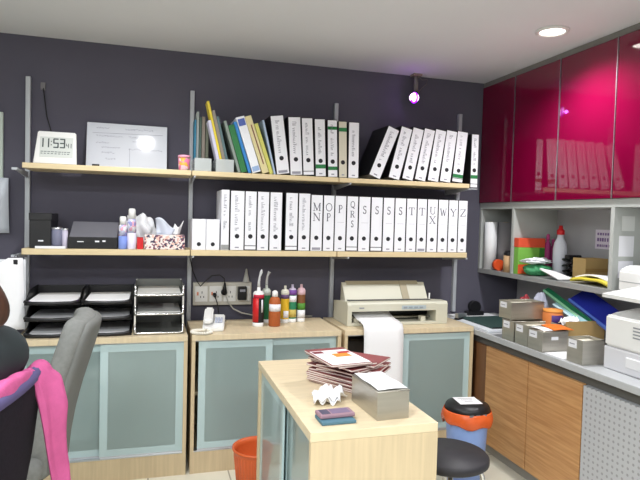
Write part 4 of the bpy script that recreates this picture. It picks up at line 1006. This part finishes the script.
o = obj('paper_sheet', bx(0, 0.30, 0, 0.13, 0, 0.003), m_white, loc=(1.842, 2.195, CT + 0.0006)); tag(o, 'white papers lying flat between two tin boxes on the worktop', 'paper')
t = thing('cutting_pad', 'dark green pad lying on the worktop near the corner', 'pad', (1.90, 2.86, CT + 0.0126)); obj('pad', bx(0, 0.30, 0, 0.36, 0, 0.010, bev=0.002), C(52, 76, 72), t); obj('edge', bx(0.001, 0.299, -0.001, 0.0, 0.001, 0.009), m_black, t)
o = obj('paper_ream', bx(0, 0.36, 0, 0.44, 0, 0.012, bev=0.001), C(226, 230, 236), loc=(1.845, 2.82, CT + 0.0006)); tag(o, 'pale paper pad under the dark green pad on the worktop', 'paper')
o = obj('paper_sheet', bx(0, 0.36, 0, 0.10, 0, 0.012, bev=0.001), m_white, loc=(1.90, 3.28, CT + 0.0006)); tag(o, 'white papers lying at the back corner of the worktop', 'paper')
t = thing('tape_dispenser', 'black desk tape dispenser at the back corner of the worktop', 'tape dispenser', (2.0, 3.29, CT + 0.0132))
obj('base', bx(0, 0.12, 0, 0.05, 0, 0.028, bev=0.004), m_black, t); b = B(); b.cyl((0.06, 0.008, 0.055), (0.06, 0.042, 0.055), 0.04, seg=28); obj('tape_roll', b, m_black, t)
t = thing('stapler', 'black and silver stapler lying by the cream printer end of the worktop', 'stapler', (1.85, 3.15, CT + 0.0132), (0, 0, 0.6))
obj('base', bx(0, 0.12, 0, 0.03, 0, 0.01, bev=0.002), m_black, t); b = B(); b.prism([(0, 0.012), (0.12, 0.012), (0.125, 0.03), (0.0, 0.04)], 0.004, 0.026, 'xz'); obj('arm', b, m_alu, t)
blob('cloth_bundle', 'small red cloth bundle behind the stacked tin boxes', 'cloth', (2.045, 2.765, CT), 0.038, 0.042, 0.115, C(140, 40, 50), 31, 0.18)
blob('plastic_bag', 'crumpled pale plastic bag behind the stacked tin boxes', 'bag', (2.14, 2.755, CT), 0.05, 0.048, 0.122, C(176, 178, 194), 32, 0.22)
t = thing('tape_jar', 'orange and purple labelled jar behind the tin boxes', 'jar', (2.075, 2.565, CT + 0.0006)); r = 0.052
obj('body', B().lathe([(r * .95, 0), (r, .004), (r, .15), (r * .9, .16)], seg=28), C(206, 120, 60), t); band(t, r, .085, .145, C(66, 40, 110), 225, 300, 'label'); obj('lid', B().lathe([(r * .96, .1605), (r * .96, .172), (0, .174)], seg=28, cap=False), C(232, 150, 70), t)
t = thing('packing_box', 'tan cardboard box behind the small tin card box', 'box', (2.02, 2.395, CT + 0.0006)); obj('body', bx(0, 0.24, 0, 0.09, 0, 0.105), m_tan, t)
obj('flap', bx(0, 0.24, 0, 0.003, 0.105, 0.135), m_tan, t)
crumple('crumpled_paper', 'crumpled white paper on the tan cardboard box', (2.09, 2.440, CT + 0.106), 0.055, 0.05, 14)
# leaning files against the right wall
def leaning(name, label, p0, p1, ht, c, cedge):
    a = Vector(p0); d = Vector(p1) - a; L = d.length
    t = thing(name, label, 'folder', p0); ux = d.normalized(); n = Vector((0.8, 0.0, 0.6)); n = (n - ux * n.dot(ux)).normalized(); k = ux.cross(n)
    t.rotation_mode = 'QUATERNION'; t.rotation_quaternion = Matrix((ux, n, k)).transposed().to_quaternion()
    obj('cover', bx(0, L, 0, ht, -0.012, 0.0, bev=0.002), C(*c), t); obj('spine_edge', bx(0, L, -0.014, -0.0005, -0.018, 0.004, bev=0.002), C(*cedge), t)
leaning('file_folder', 'green folder leaning over the tan box against the wall', (2.20, 2.80, 0.948), (2.175, 2.42, 0.823), 0.026, (30, 120, 80), (150, 214, 170))
leaning('file_folder', 'bright blue folder leaning beside the laser printer', (2.235, 2.63, 0.920), (2.205, 2.31, 0.815), 0.11, (34, 48, 168), (96, 130, 230))
leaning('file_folder', 'teal white folder leaning between green and blue folders', (2.175, 2.68, 0.885), (2.15, 2.42, 0.815), 0.028, (150, 190, 196), (190, 214, 220))

# printers at the near end
t = thing('laser_printer', 'white laser printer on the near end of the worktop', 'printer', (1.93, 1.56, CT + 0.0006))
obj('lower_tray', bx(0, 0.40, 0, 0.485, 0, 0.10, bev=0.006), C(214, 214, 218), t)
b = B(); b.box(-0.006, 0.40, 0.12, 0.36, 0.03, 0.075, 0.004, 2); obj('paper_drawer', b, C(226, 226, 228), t)
b = B(); b.prism([(0, 0.102), (0.38, 0.102), (0.38, 0.27), (0.20, 0.262), (0.06, 0.236), (0.0, 0.236)], 0.0, 0.485, 'xz')
bmesh.ops.bevel(b.bm, geom=list(b.bm.edges), offset=0.008, segments=2, affect='EDGES'); obj('body', b, m_wplastic, t)
b = B(); b.prism([(0.10, 0.24), (0.36, 0.262), (0.36, 0.276), (0.10, 0.262)], 0.05, 0.35, 'xz'); obj('output_tray', b, C(200, 202, 204), t)
b = B()
for k in range(4): b.box(-0.0015, 0.0, 0.26, 0.33, 0.16 + k * .014, 0.166 + k * .014)
obj('vents', b, C(150, 152, 156), t)
obj('badge', bx(-0.0015, 0.0, 0.14, 0.22, 0.12, 0.135), C(150, 152, 160), t)
t = thing('fax_machine', 'white sheet-fed machine with a long paper tray on the grey shelf', 'fax machine', (2.15, 1.72, 1.0178))
b = B(); b.prism([(0, 0), (0.28, 0), (0.28, 0.13), (0.05, 0.122), (0.0, 0.10)], 0, 0.49, 'xz'); bmesh.ops.bevel(b.bm, geom=list(b.bm.edges), offset=0.008, segments=2, affect='EDGES'); obj('body', b, m_wplastic, t)
obj('seam', bx(-0.001, 0.0, 0.01, 0.48, 0.046, 0.05), C(170, 172, 174), t)
b = B(); b.prism([(-0.20, -0.010), (-0.20, 0.006), (-0.004, 0.034), (-0.004, 0.012)], 0.03, 0.37, 'xz'); obj('paper_tray', b, C(226, 226, 224), t)

# ------------------------------------------------------------------ things on the upper right shelf
ZS = 1.0176
t = thing('paper_roll', 'tall white paper roll in the corner of the grey shelf', 'roll', (2.185, 3.345, ZS)); obj('roll', B().lathe([(0.041, 0), (0.041, 0.315), (0.014, 0.315), (0.014, 0.3)], seg=28), m_white, t); obj('core', B().lathe([(0.013, 0.29), (0.013, 0.317), (0.010, 0.317)], seg=18), m_tan, t)
t = thing('paper_roll', 'tall grey roll beside the white one on the grey shelf', 'roll', (2.288, 3.33, ZS)); obj('roll', B().lathe([(0.058, 0), (0.058, 0.315), (0.018, 0.315), (0.018, 0.3)], seg=28), C(150, 148, 152), t); obj('core', B().lathe([(0.017, 0.29), (0.017, 0.317), (0.013, 0.317)], seg=18), m_tan, t)
t = thing('orange_tape_gun', 'orange tape holder before the white paper roll', 'tape', (2.178, 3.235, ZS)); b = B(); b.cyl((0, -0.012, 0.036), (0, 0.02, 0.036), 0.036, seg=26); obj('reel', b, C(226, 84, 36), t); obj('handle', bx(0.01, 0.05, -0.008, 0.014, 0.004, 0.022, bev=0.003), C(200, 60, 30), t)
t = thing('tape_roll', 'beige roll of tape with a black top on the grey shelf', 'tape', (2.180, 3.12, ZS)); obj('roll', B().lathe([(0.038, 0), (0.038, 0.105), (0.02, 0.105)], seg=28), C(196, 160, 120), t); obj('top', B().lathe([(0.034, 0.1055), (0.038, 0.12), (0.03, 0.135), (0, 0.138)], seg=28, cap=False), m_black, t)
t = thing('detergent_pack', 'red and green upright pack on the grey shelf', 'pack', (2.146, 2.985, ZS)); obj('body', bx(0, 0.19, 0, 0.045, 0, 0.165, bev=0.003), C(120, 178, 74), t); obj('top_band', bx(-0.001, 0.191, -0.001, 0.046, 0.165, 0.222, bev=0.003), C(216, 82, 52), t); obj('side_band', bx(0.15, 0.1915, -0.0016, -0.0002, 0.01, 0.16), C(60, 130, 50), t); obj('foot_band', bx(0.0, 0.15, -0.0016, -0.0002, 0.004, 0.06), C(232, 90, 50), t)
for i, (x, h) in enumerate(((2.352, 0.25), (2.392, 0.22))):
    t = thing('spray_bottle', ['taller magenta bottle beside the red and green pack', 'shorter magenta bottle next to the red-capped white one'][i], 'bottle', (x, 2.98, ZS)); obj('body', B().lathe([(0.018, 0), (0.019, .004), (0.019, h * .75), (0.008, h * .82), (0.008, h * .85)], seg=20), C(150, 40, 104), t); obj('cap', B().lathe([(0.010, h * .85), (0.010, h * .97), (0.006, h)], seg=20), C(176, 60, 120), t)
t = thing('cleaner_bottle', 'white bottle with a red cap on the grey shelf', 'bottle', (2.345, 2.86, ZS)); obj('body', B().lathe([(0.036, 0), (0.04, .006), (0.04, 0.16), (0.034, 0.20), (0.018, 0.235), (0.018, 0.25)], seg=28), C(214, 216, 226), t); obj('cap', B().lathe([(0.022, 0.25), (0.022, 0.275), (0.012, 0.285), (0.010, 0.305)], seg=20), m_redp, t)
blob('grocery_bag', 'green and white crumpled plastic bag on the edge of the grey shelf', 'bag', (2.225, 2.905, ZS), 0.088, 0.064, 0.036, C(60, 140, 92), 51, 0.2)
blob('plastic_wrap', 'white crumpled wrap on top of the green bag', 'bag', (2.222, 2.905, ZS + 0.070), 0.088, 0.055, 0.019, m_film, 52, 0.35)
o = obj('paper_stack', B().sheet(lambda u, v: (2.15 + 0.10 * v, 2.62 + 0.165 * u, ZS + 0.008 + 0.045 * u * (1 - .4 * v)), 8, 8, 0.010), m_white); tag(o, 'fanned white papers beside the green plastic bag', 'paper')
o = obj('paper_stack', bx(0, 0.2, 0, 0.13, 0, 0.004), C(206, 214, 214), loc=(2.145, 2.585, ZS + 0.0002)); 
bpy.data.objects.remove(o)
t = thing('yellow_envelope', 'yellow folder with white papers on the grey shelf', 'folder', (2.17, 2.29, ZS))
obj('envelope', B().sheet(lambda u, v: (0.0 + 0.23 * v, 0.0 + 0.27 * u, 0.011 + 0.022 * math.sin(PI * u) * (1 - v * .5) + 0.004 * math.sin(9 * u)), 12, 8, 0.014), m_yellow, t)
obj('papers', B().sheet(lambda u, v: (0.02 + 0.2 * v, 0.015 + 0.24 * u, 0.029 + 0.022 * math.sin(PI * u) * (1 - v * .5)), 12, 8, 0.008), m_white, t)
t = thing('open_carton', 'low tan carton at the back of the grey shelf', 'box', (2.305, 2.60, ZS)); b = B(); b.box(0, 0.15, 0, 0.004, 0, 0.125); b.box(0, 0.004, 0.004, 0.1, 0, 0.125); b.box(0.146, 0.15, 0.004, 0.1, 0, 0.125); b.box(0.004, 0.146, 0.096, 0.1, 0, 0.125); b.box(0.004, 0.146, 0.004, 0.096, 0, 0.004); obj('body', b, m_tan, t); obj('tape_strip', bx(0.0, 0.15, -0.0012, -0.0002, 0.05, 0.07), C(176, 140, 84), t)
pts = []
for k in range(150):
    a = 2 * PI * k / 25; r = 0.062 + 0.014 * math.sin(k * .7); pts.append((0.35 * r + r * 1.05 * math.cos(a), r * .5 * math.sin(a), 0.008 + 0.10 * (k / 150) + 0.012 * math.sin(a * 1.5 + 1)))
pts = [(x_, y_, max(.006, z_)) for x_, y_, z_ in pts]
t = thing('cable_coil', 'black coiled cable behind the low tan carton', 'cable', (2.345, 2.765, ZS)); obj('coil', B().tube(pts, 0.005, 8), m_black, t); obj('plug', bx(-0.03, 0.06, -0.02, 0.02, 0.108, 0.135, bev=0.006), m_black, t); obj('loop', B().tube([(-0.03, 0, 0.03), (-0.01, 0.0, 0.09), (0.03, 0.0, 0.115), (0.065, 0, 0.10), (0.08, 0, 0.05), (0.082, 0, 0.006)], 0.004, 8), m_black, t)
t = thing('notice_paper', 'white notice with purple lettering on the wall above the carton', 'notice', (WX - 0.0012, 2.64, 1.25)); obj('paper', bx(-0.0012, 0, -0.09, 0.065, -0.055, 0.055), C(226, 218, 232), t)
b = B(); rnd = random.Random(61)
for zz, hh in ((0.03, .014), (-0.002, .02), (-0.036, .014)):
    y = 0.05
    while y > -0.075:
        q = rnd.uniform(.008, .016); b.box(-0.0018, -0.0013, y - q, y, zz - hh / 2, zz + hh / 2); y -= q + rnd.uniform(.004, .009)
obj('lettering', b, C(120, 90, 150), t)
PN = ['upper pale paper taped to the grey partition', 'middle white paper taped to the grey partition', 'lower white paper taped to the grey partition']
for i, (x0, x1, z0, z1, c) in enumerate(((2.185, 2.262, 1.305, 1.377, (206, 208, 206)), (2.172, 2.262, 1.18, 1.28, (230, 230, 236)), (2.174, 2.262, 1.075, 1.158, (232, 232, 240)))):
    o = obj('taped_note', bx(0, x1 - x0, -0.0012, 0, 0, z1 - z0), C(*c), loc=(x0, 2.2374, z0)); tag(o, PN[i], 'paper', 'papers on the partition')

# ------------------------------------------------------------------ office chairs
def swivel_base(t, mm=m_black):
    obj('gas_lift', B().tube([(0, 0, 0.09), (0, 0, 0.30), (0, 0, 0.301), (0, 0, 0.42)], [0.028, 0.028, 0.018, 0.018], 16), mm, t)
    for k in range(5):
        a = 2 * PI * k / 5 + .3; c_, s_ = math.cos(a), math.sin(a)
        l = obj('base_leg', B().tube([(0.02 * c_, 0.02 * s_, 0.105), (0.27 * c_, 0.27 * s_, 0.075)], [0.024, 0.016], 10), mm, t)
        b = B(); b.cyl((0.27 * c_ - 0.018 * s_, 0.27 * s_ + 0.018 * c_, 0.029), (0.27 * c_ + 0.018 * s_, 0.27 * s_ - 0.018 * c_, 0.029), 0.0275, seg=18); b.cyl((0.27 * c_, 0.27 * s_, 0.058), (0.27 * c_, 0.27 * s_, 0.07), 0.008, seg=8)
        obj('caster', b, mm, l)
def pad(b, fn_center, wy, hz0, hz1, th, curve=0.0, n=16):
    pass
def backrest(b, prof, hw, th, curve, nu=6, taper=None, rows=2):
    """upholstered back: prof is a list of (x, z) up the middle, half width hw along y, sides bowed forward by curve"""
    n = len(prof) - 1
    def fn(u, v):
        k = v * n; i = min(int(k), n - 1); f = k - i
        x = prof[i][0] * (1 - f) + prof[i + 1][0] * f; z = prof[i][1] * (1 - f) + prof[i + 1][1] * f
        s_ = (u - .5) * 2; w = hw * (taper(v) if taper else 1.0)
        return (x - curve * s_ * s_, w * s_, z)
    b.sheet(fn, nu, n * rows, th)
# grey chair
t = thing('swivel_chair', 'grey high-backed fabric swivel chair seen edge-on before the left cabinet', 'chair', (-0.56, 2.25, 0))
swivel_base(t)
b = B(); b.box(-0.24, 0.22, -0.23, 0.23, 0.42, 0.495, 0.03, 4); obj('seat', b, m_fabric, t, smooth=True)
rt = lambda v: 0.80 + 0.20 * math.sin(min(1, v * 1.6) * PI / 2) - 0.22 * max(0, (v - .8) / .2) ** 2
b = B(); backrest(b, [(0.215, 0.40), (0.222, 0.50), (0.238, 0.60), (0.262, 0.70), (0.292, 0.80), (0.318, 0.88), (0.338, 0.958)], 0.20, 0.075, 0.03, taper=rt)
o = obj('backrest', b, m_fabric, t, smooth=True); m_ = o.modifiers.new('Subdivision', 'SUBSURF'); m_.levels = 2; m_.render_levels = 2
b = B(); backrest(b, [(0.255, 0.41), (0.262, 0.50), (0.278, 0.60), (0.302, 0.70), (0.332, 0.80), (0.354, 0.875), (0.372, 0.945)], 0.185, 0.040, 0.03, taper=rt)
o = obj('back_shell', b, mat('grey_shell', (122, 123, 120), 0.7, noise=.1), t, smooth=True); m_ = o.modifiers.new('Subdivision', 'SUBSURF'); m_.levels = 2; m_.render_levels = 2
obj('back_support', B().tube([(0.05, 0, 0.40), (0.19, 0, 0.365), (0.235, 0, 0.40), (0.258, 0, 0.48)], [0.022, 0.024, 0.022, 0.018], 10), m_black, t)
# dark chair with cardigan
CX, CY = -0.604, 1.461
ROTC = math.radians(-11)
t = thing('swivel_chair', 'dark mesh-backed swivel chair with a pink cardigan over it', 'chair', (CX, CY, 0), (0, 0, ROTC))
swivel_base(t)
b = B(); b.box(-0.22, 0.22, -0.23, 0.23, 0.42, 0.49, 0.03, 4); obj('seat', b, m_mesh, t, smooth=True)
bp = [(0.245, 0.50), (0.262, 0.60), (0.280, 0.70), (0.292, 0.80), (0.30, 0.86), (0.303, 0.905)]
tp = lambda v: 1.0 - 0.10 * max(0, (v - .75) / .25) ** 2
b = B(); backrest(b, bp, 0.24, 0.03, 0.02, taper=tp); o = obj('backrest', b, m_mesh, t, smooth=True); m_ = o.modifiers.new('Subdivision', 'SUBSURF'); m_.levels = 2; m_.render_levels = 2
def rim(k):
    s_ = k * 2 - 1; return (0.303 - 0.02 * s_ * s_, 0.225 * s_, 0.908)
obj('top_rim', B().tube([rim(k / 12) for k in range(13)], 0.019, 10), m_purple, t)
obj('back_support', B().tube([(0.05, 0, 0.40), (0.24, 0, 0.37), (0.30, 0, 0.44), (0.302, 0, 0.62)], [0.022, 0.024, 0.022, 0.018], 10), m_black, t)
# cardigan
def draped(u, v):
    # u along the top edge (near to far), v from the front hem over the top to the rear hem
    s_ = -0.9 + 2.02 * u; y = 0.235 * s_
    far = min(1, max(0.0, (u - 0.74) / 0.2)); far = far * far * (3 - 2 * far)
    front = 0.10 + 0.03 * math.sin(5 * u); rear = 0.004 + 0.50 * far
    arc = 0.085 * (0.62 + 0.38 * far)
    L = front + arc + rear; q = v * L - front
    r = 0.026 + 0.005 * math.sin(13 * u + 2 * v) + 0.003 * math.sin(31 * u - 6 * v)
    cx = 0.303 - 0.02 * min(1.1, abs(s_)) ** 2
    if q < 0: x = cx - r; z = 0.910 - 0.012 * far + q
    elif q < arc:
        a = PI - (PI * (0.62 + 0.38 * far)) * q / arc; x = cx + r * math.cos(a); z = 0.910 - 0.012 * far + (r + 0.002) * math.sin(a)
    else:
        d = q - arc; x = cx + r * math.cos(PI * (0.38 - .38 * far)) + far * (0.014 * math.sin(d * 11 + 9 * u) + 0.010 * math.sin(34 * u + 4 * d) + 0.07 * d + 0.03 * min(1, d / .08)); z = 0.910 - 0.012 * far - d
        y = y + far * (0.012 * math.sin(d * 8 + 14 * u) - 0.10 * math.sin(min(1, d / .25) * PI) * .25)
    return (x, y, z)
o = obj('cardigan', B().sheet(draped, 56, 60, 0.008), m_pink, loc=(CX, CY, 0), rot=(0, 0, ROTC)); tag(o, 'pink knitted cardigan draped over the dark swivel chair', 'cardigan')
m_ = o.modifiers.new('Subdivision', 'SUBSURF'); m_.levels = 1; m_.render_levels = 1

# ------------------------------------------------------------------ seated person (mostly outside the frame)
def skinned(name, verts, edges, mm, parent=None, sub=2):
    me = bpy.data.meshes.new(name); me.from_pydata([v[0] for v in verts], edges, []); me.update()
    o = bpy.data.objects.new(name, me); COL.objects.link(o)
    sk = o.modifiers.new('Skin', 'SKIN'); sk.use_smooth_shade = True
    for i, v in enumerate(verts):
        r = v[1] if isinstance(v[1], tuple) else (v[1], v[1]); me.skin_vertices[0].data[i].radius = r
    me.skin_vertices[0].data[0].use_root = True
    s_ = o.modifiers.new('Subdivision', 'SUBSURF'); s_.levels = sub; s_.render_levels = sub
    me.materials.append(mm)
    if parent: o.parent = parent
    return o
px, py = 0.125, 0.0
V = []; E_ = []
def av(p, r, frm=None):
    V.append((p, r)); i = len(V) - 1
    if frm is not None: E_.append((frm, i))
    return i
pel = av((px - 0.02, py, 0.60), (.12, .15))
wai = av((px, py, 0.74), (.105, .13), pel); che = av((px + 0.02, py, 0.90), (.105, .15), wai); upc = av((px + 0.075, py + 0.01, 0.99), (.08, .12), che)
nek = av((px + 0.02, py, 1.07), .05, upc); hd1 = av((px - 0.01, py, 1.16), (.072, .07), nek); hd2 = av((px - 0.03, py, 1.235), (.09, .076), hd1); hd3 = av((px - 0.03, py, 1.30), (.06, .055), hd2)
for s_ in (-1, 1):
    sh = av((px + 0.115, py + 0.015 + s_ * 0.175, 0.975), .056, upc); el = av((px - 0.03, py + s_ * 0.24, 0.74), .042, sh); wr = av((px - 0.24, py + s_ * 0.16, 0.70), .03, el); pa = av((px - 0.31, py + s_ * 0.145, 0.70), (.02, .036), wr)
    for f in range(4):
        k1 = av((px - 0.36, py + s_ * (0.115 + f * .02), 0.695), .0095, pa); k2 = av((px - 0.395 - (.008 if f in (1, 2) else 0), py + s_ * (0.112 + f * .021), 0.68), .008, k1)
    th1 = av((px - 0.31, py + s_ * 0.105, 0.69), .011, pa); av((px - 0.345, py + s_ * 0.09, 0.685), .009, th1)
    hp = av((px - 0.05, py + s_ * 0.09, 0.58), .085, pel); kn = av((px - 0.42, py + s_ * 0.10, 0.55), .06, hp); an = av((px - 0.43, py + s_ * 0.10, 0.10), .038, kn); av((px - 0.55, py + s_ * 0.10, 0.035), (.032, .04), an)
pt = thing('person', 'person in a dark teal top with brown hair, seated on the dark chair', 'person', (CX, CY, 0), (0, 0, ROTC))
def person_mat():
    M = bpy.data.materials.new('person_body'); M.use_nodes = True; nt = M.node_tree; p = nt.nodes['Principled BSDF']
    tc = nt.nodes.new('ShaderNodeTexCoord'); sx = nt.nodes.new('ShaderNodeSeparateXYZ'); nt.links.new(tc.outputs['Object'], sx.inputs[0])
    def step(out, th, op='GREATER_THAN'):
        n = nt.nodes.new('ShaderNodeMath'); n.operation = op; n.inputs[1].default_value = th; nt.links.new(out, n.inputs[0]); return n.outputs[0]
    neck = step(sx.outputs['Z'], 1.062); hand = step(sx.outputs['X'], px - 0.235, 'LESS_THAN'); hz = step(sx.outputs['Z'], 0.655)
    mul = nt.nodes.new('ShaderNodeMath'); mul.operation = 'MULTIPLY'; nt.links.new(hand, mul.inputs[0]); nt.links.new(hz, mul.inputs[1])
    mxm = nt.nodes.new('ShaderNodeMath'); mxm.operation = 'MAXIMUM'; nt.links.new(neck, mxm.inputs[0]); nt.links.new(mul.outputs[0], mxm.inputs[1])
    mx = nt.nodes.new('ShaderNodeMix'); mx.data_type = 'RGBA'; nt.links.new(mxm.outputs[0], mx.inputs[0])
    mx.inputs[6].default_value = rgb(36, 46, 50); mx.inputs[7].default_value = rgb(206, 152, 118)
    nt.links.new(mx.outputs[2], p.inputs['Base Color']); p.inputs['Roughness'].default_value = 0.8; return M
skinned('body', V, E_, person_mat(), pt)
HV = [((px - 0.075, py, 1.292), (.026, .062)), ((px - 0.03, py, 1.312), (.045, .08)), ((px + 0.025, py, 1.265), (.098, .098)), ((px + 0.05, py, 1.18), (.075, .088)), ((px + 0.095, py + 0.02, 1.12), (.05, .075)), ((px + 0.13, py + 0.035, 1.085), (.042, .055)), ((px + 0.135, py + 0.035, 1.05), (.018, .03))]
skinned('hair', HV, [(2, 3), (2, 1), (1, 0), (3, 4), (4, 5), (5, 6)], m_hair, pt)
for s_ in (-1, 1):
    e_ = obj('eye', B().lathe([(0, -.009), (.007, -.006), (.009, 0), (.007, .006), (0, .009)], (px - 0.094, py + s_ * 0.031, 1.238), 14, cap=False), m_white, pt, smooth=True)
    obj('iris', B().lathe([(0, -.005), (.004, -.003), (.005, 0), (.004, .003), (0, .005)], (px - 0.0995, py + s_ * 0.031, 1.238), 12, cap=False), m_hair, e_, smooth=True)
b = B(); b.tube([(px - 0.098, py, 1.24), (px - 0.122, py, 1.205), (px - 0.098, py, 1.195)], [0.009, 0.014, 0.008], 8); obj('nose', b, m_skin, pt, smooth=True)
b = B(); b.tube([(px - 0.078, py - 0.022, 1.172), (px - 0.090, py, 1.170), (px - 0.078, py + 0.022, 1.172)], 0.006, 8); obj('mouth', b, C(176, 90, 84), pt, smooth=True)
for s_ in (-1, 1): obj('ear', B().lathe([(0.0, -0.026), (0.014, -0.016), (0.017, 0.006), (0.008, 0.026), (0, 0.028)], (px - 0.015, py + s_ * 0.08, 1.215), 12, 1, .45, cap=False), m_skin, pt, smooth=True)
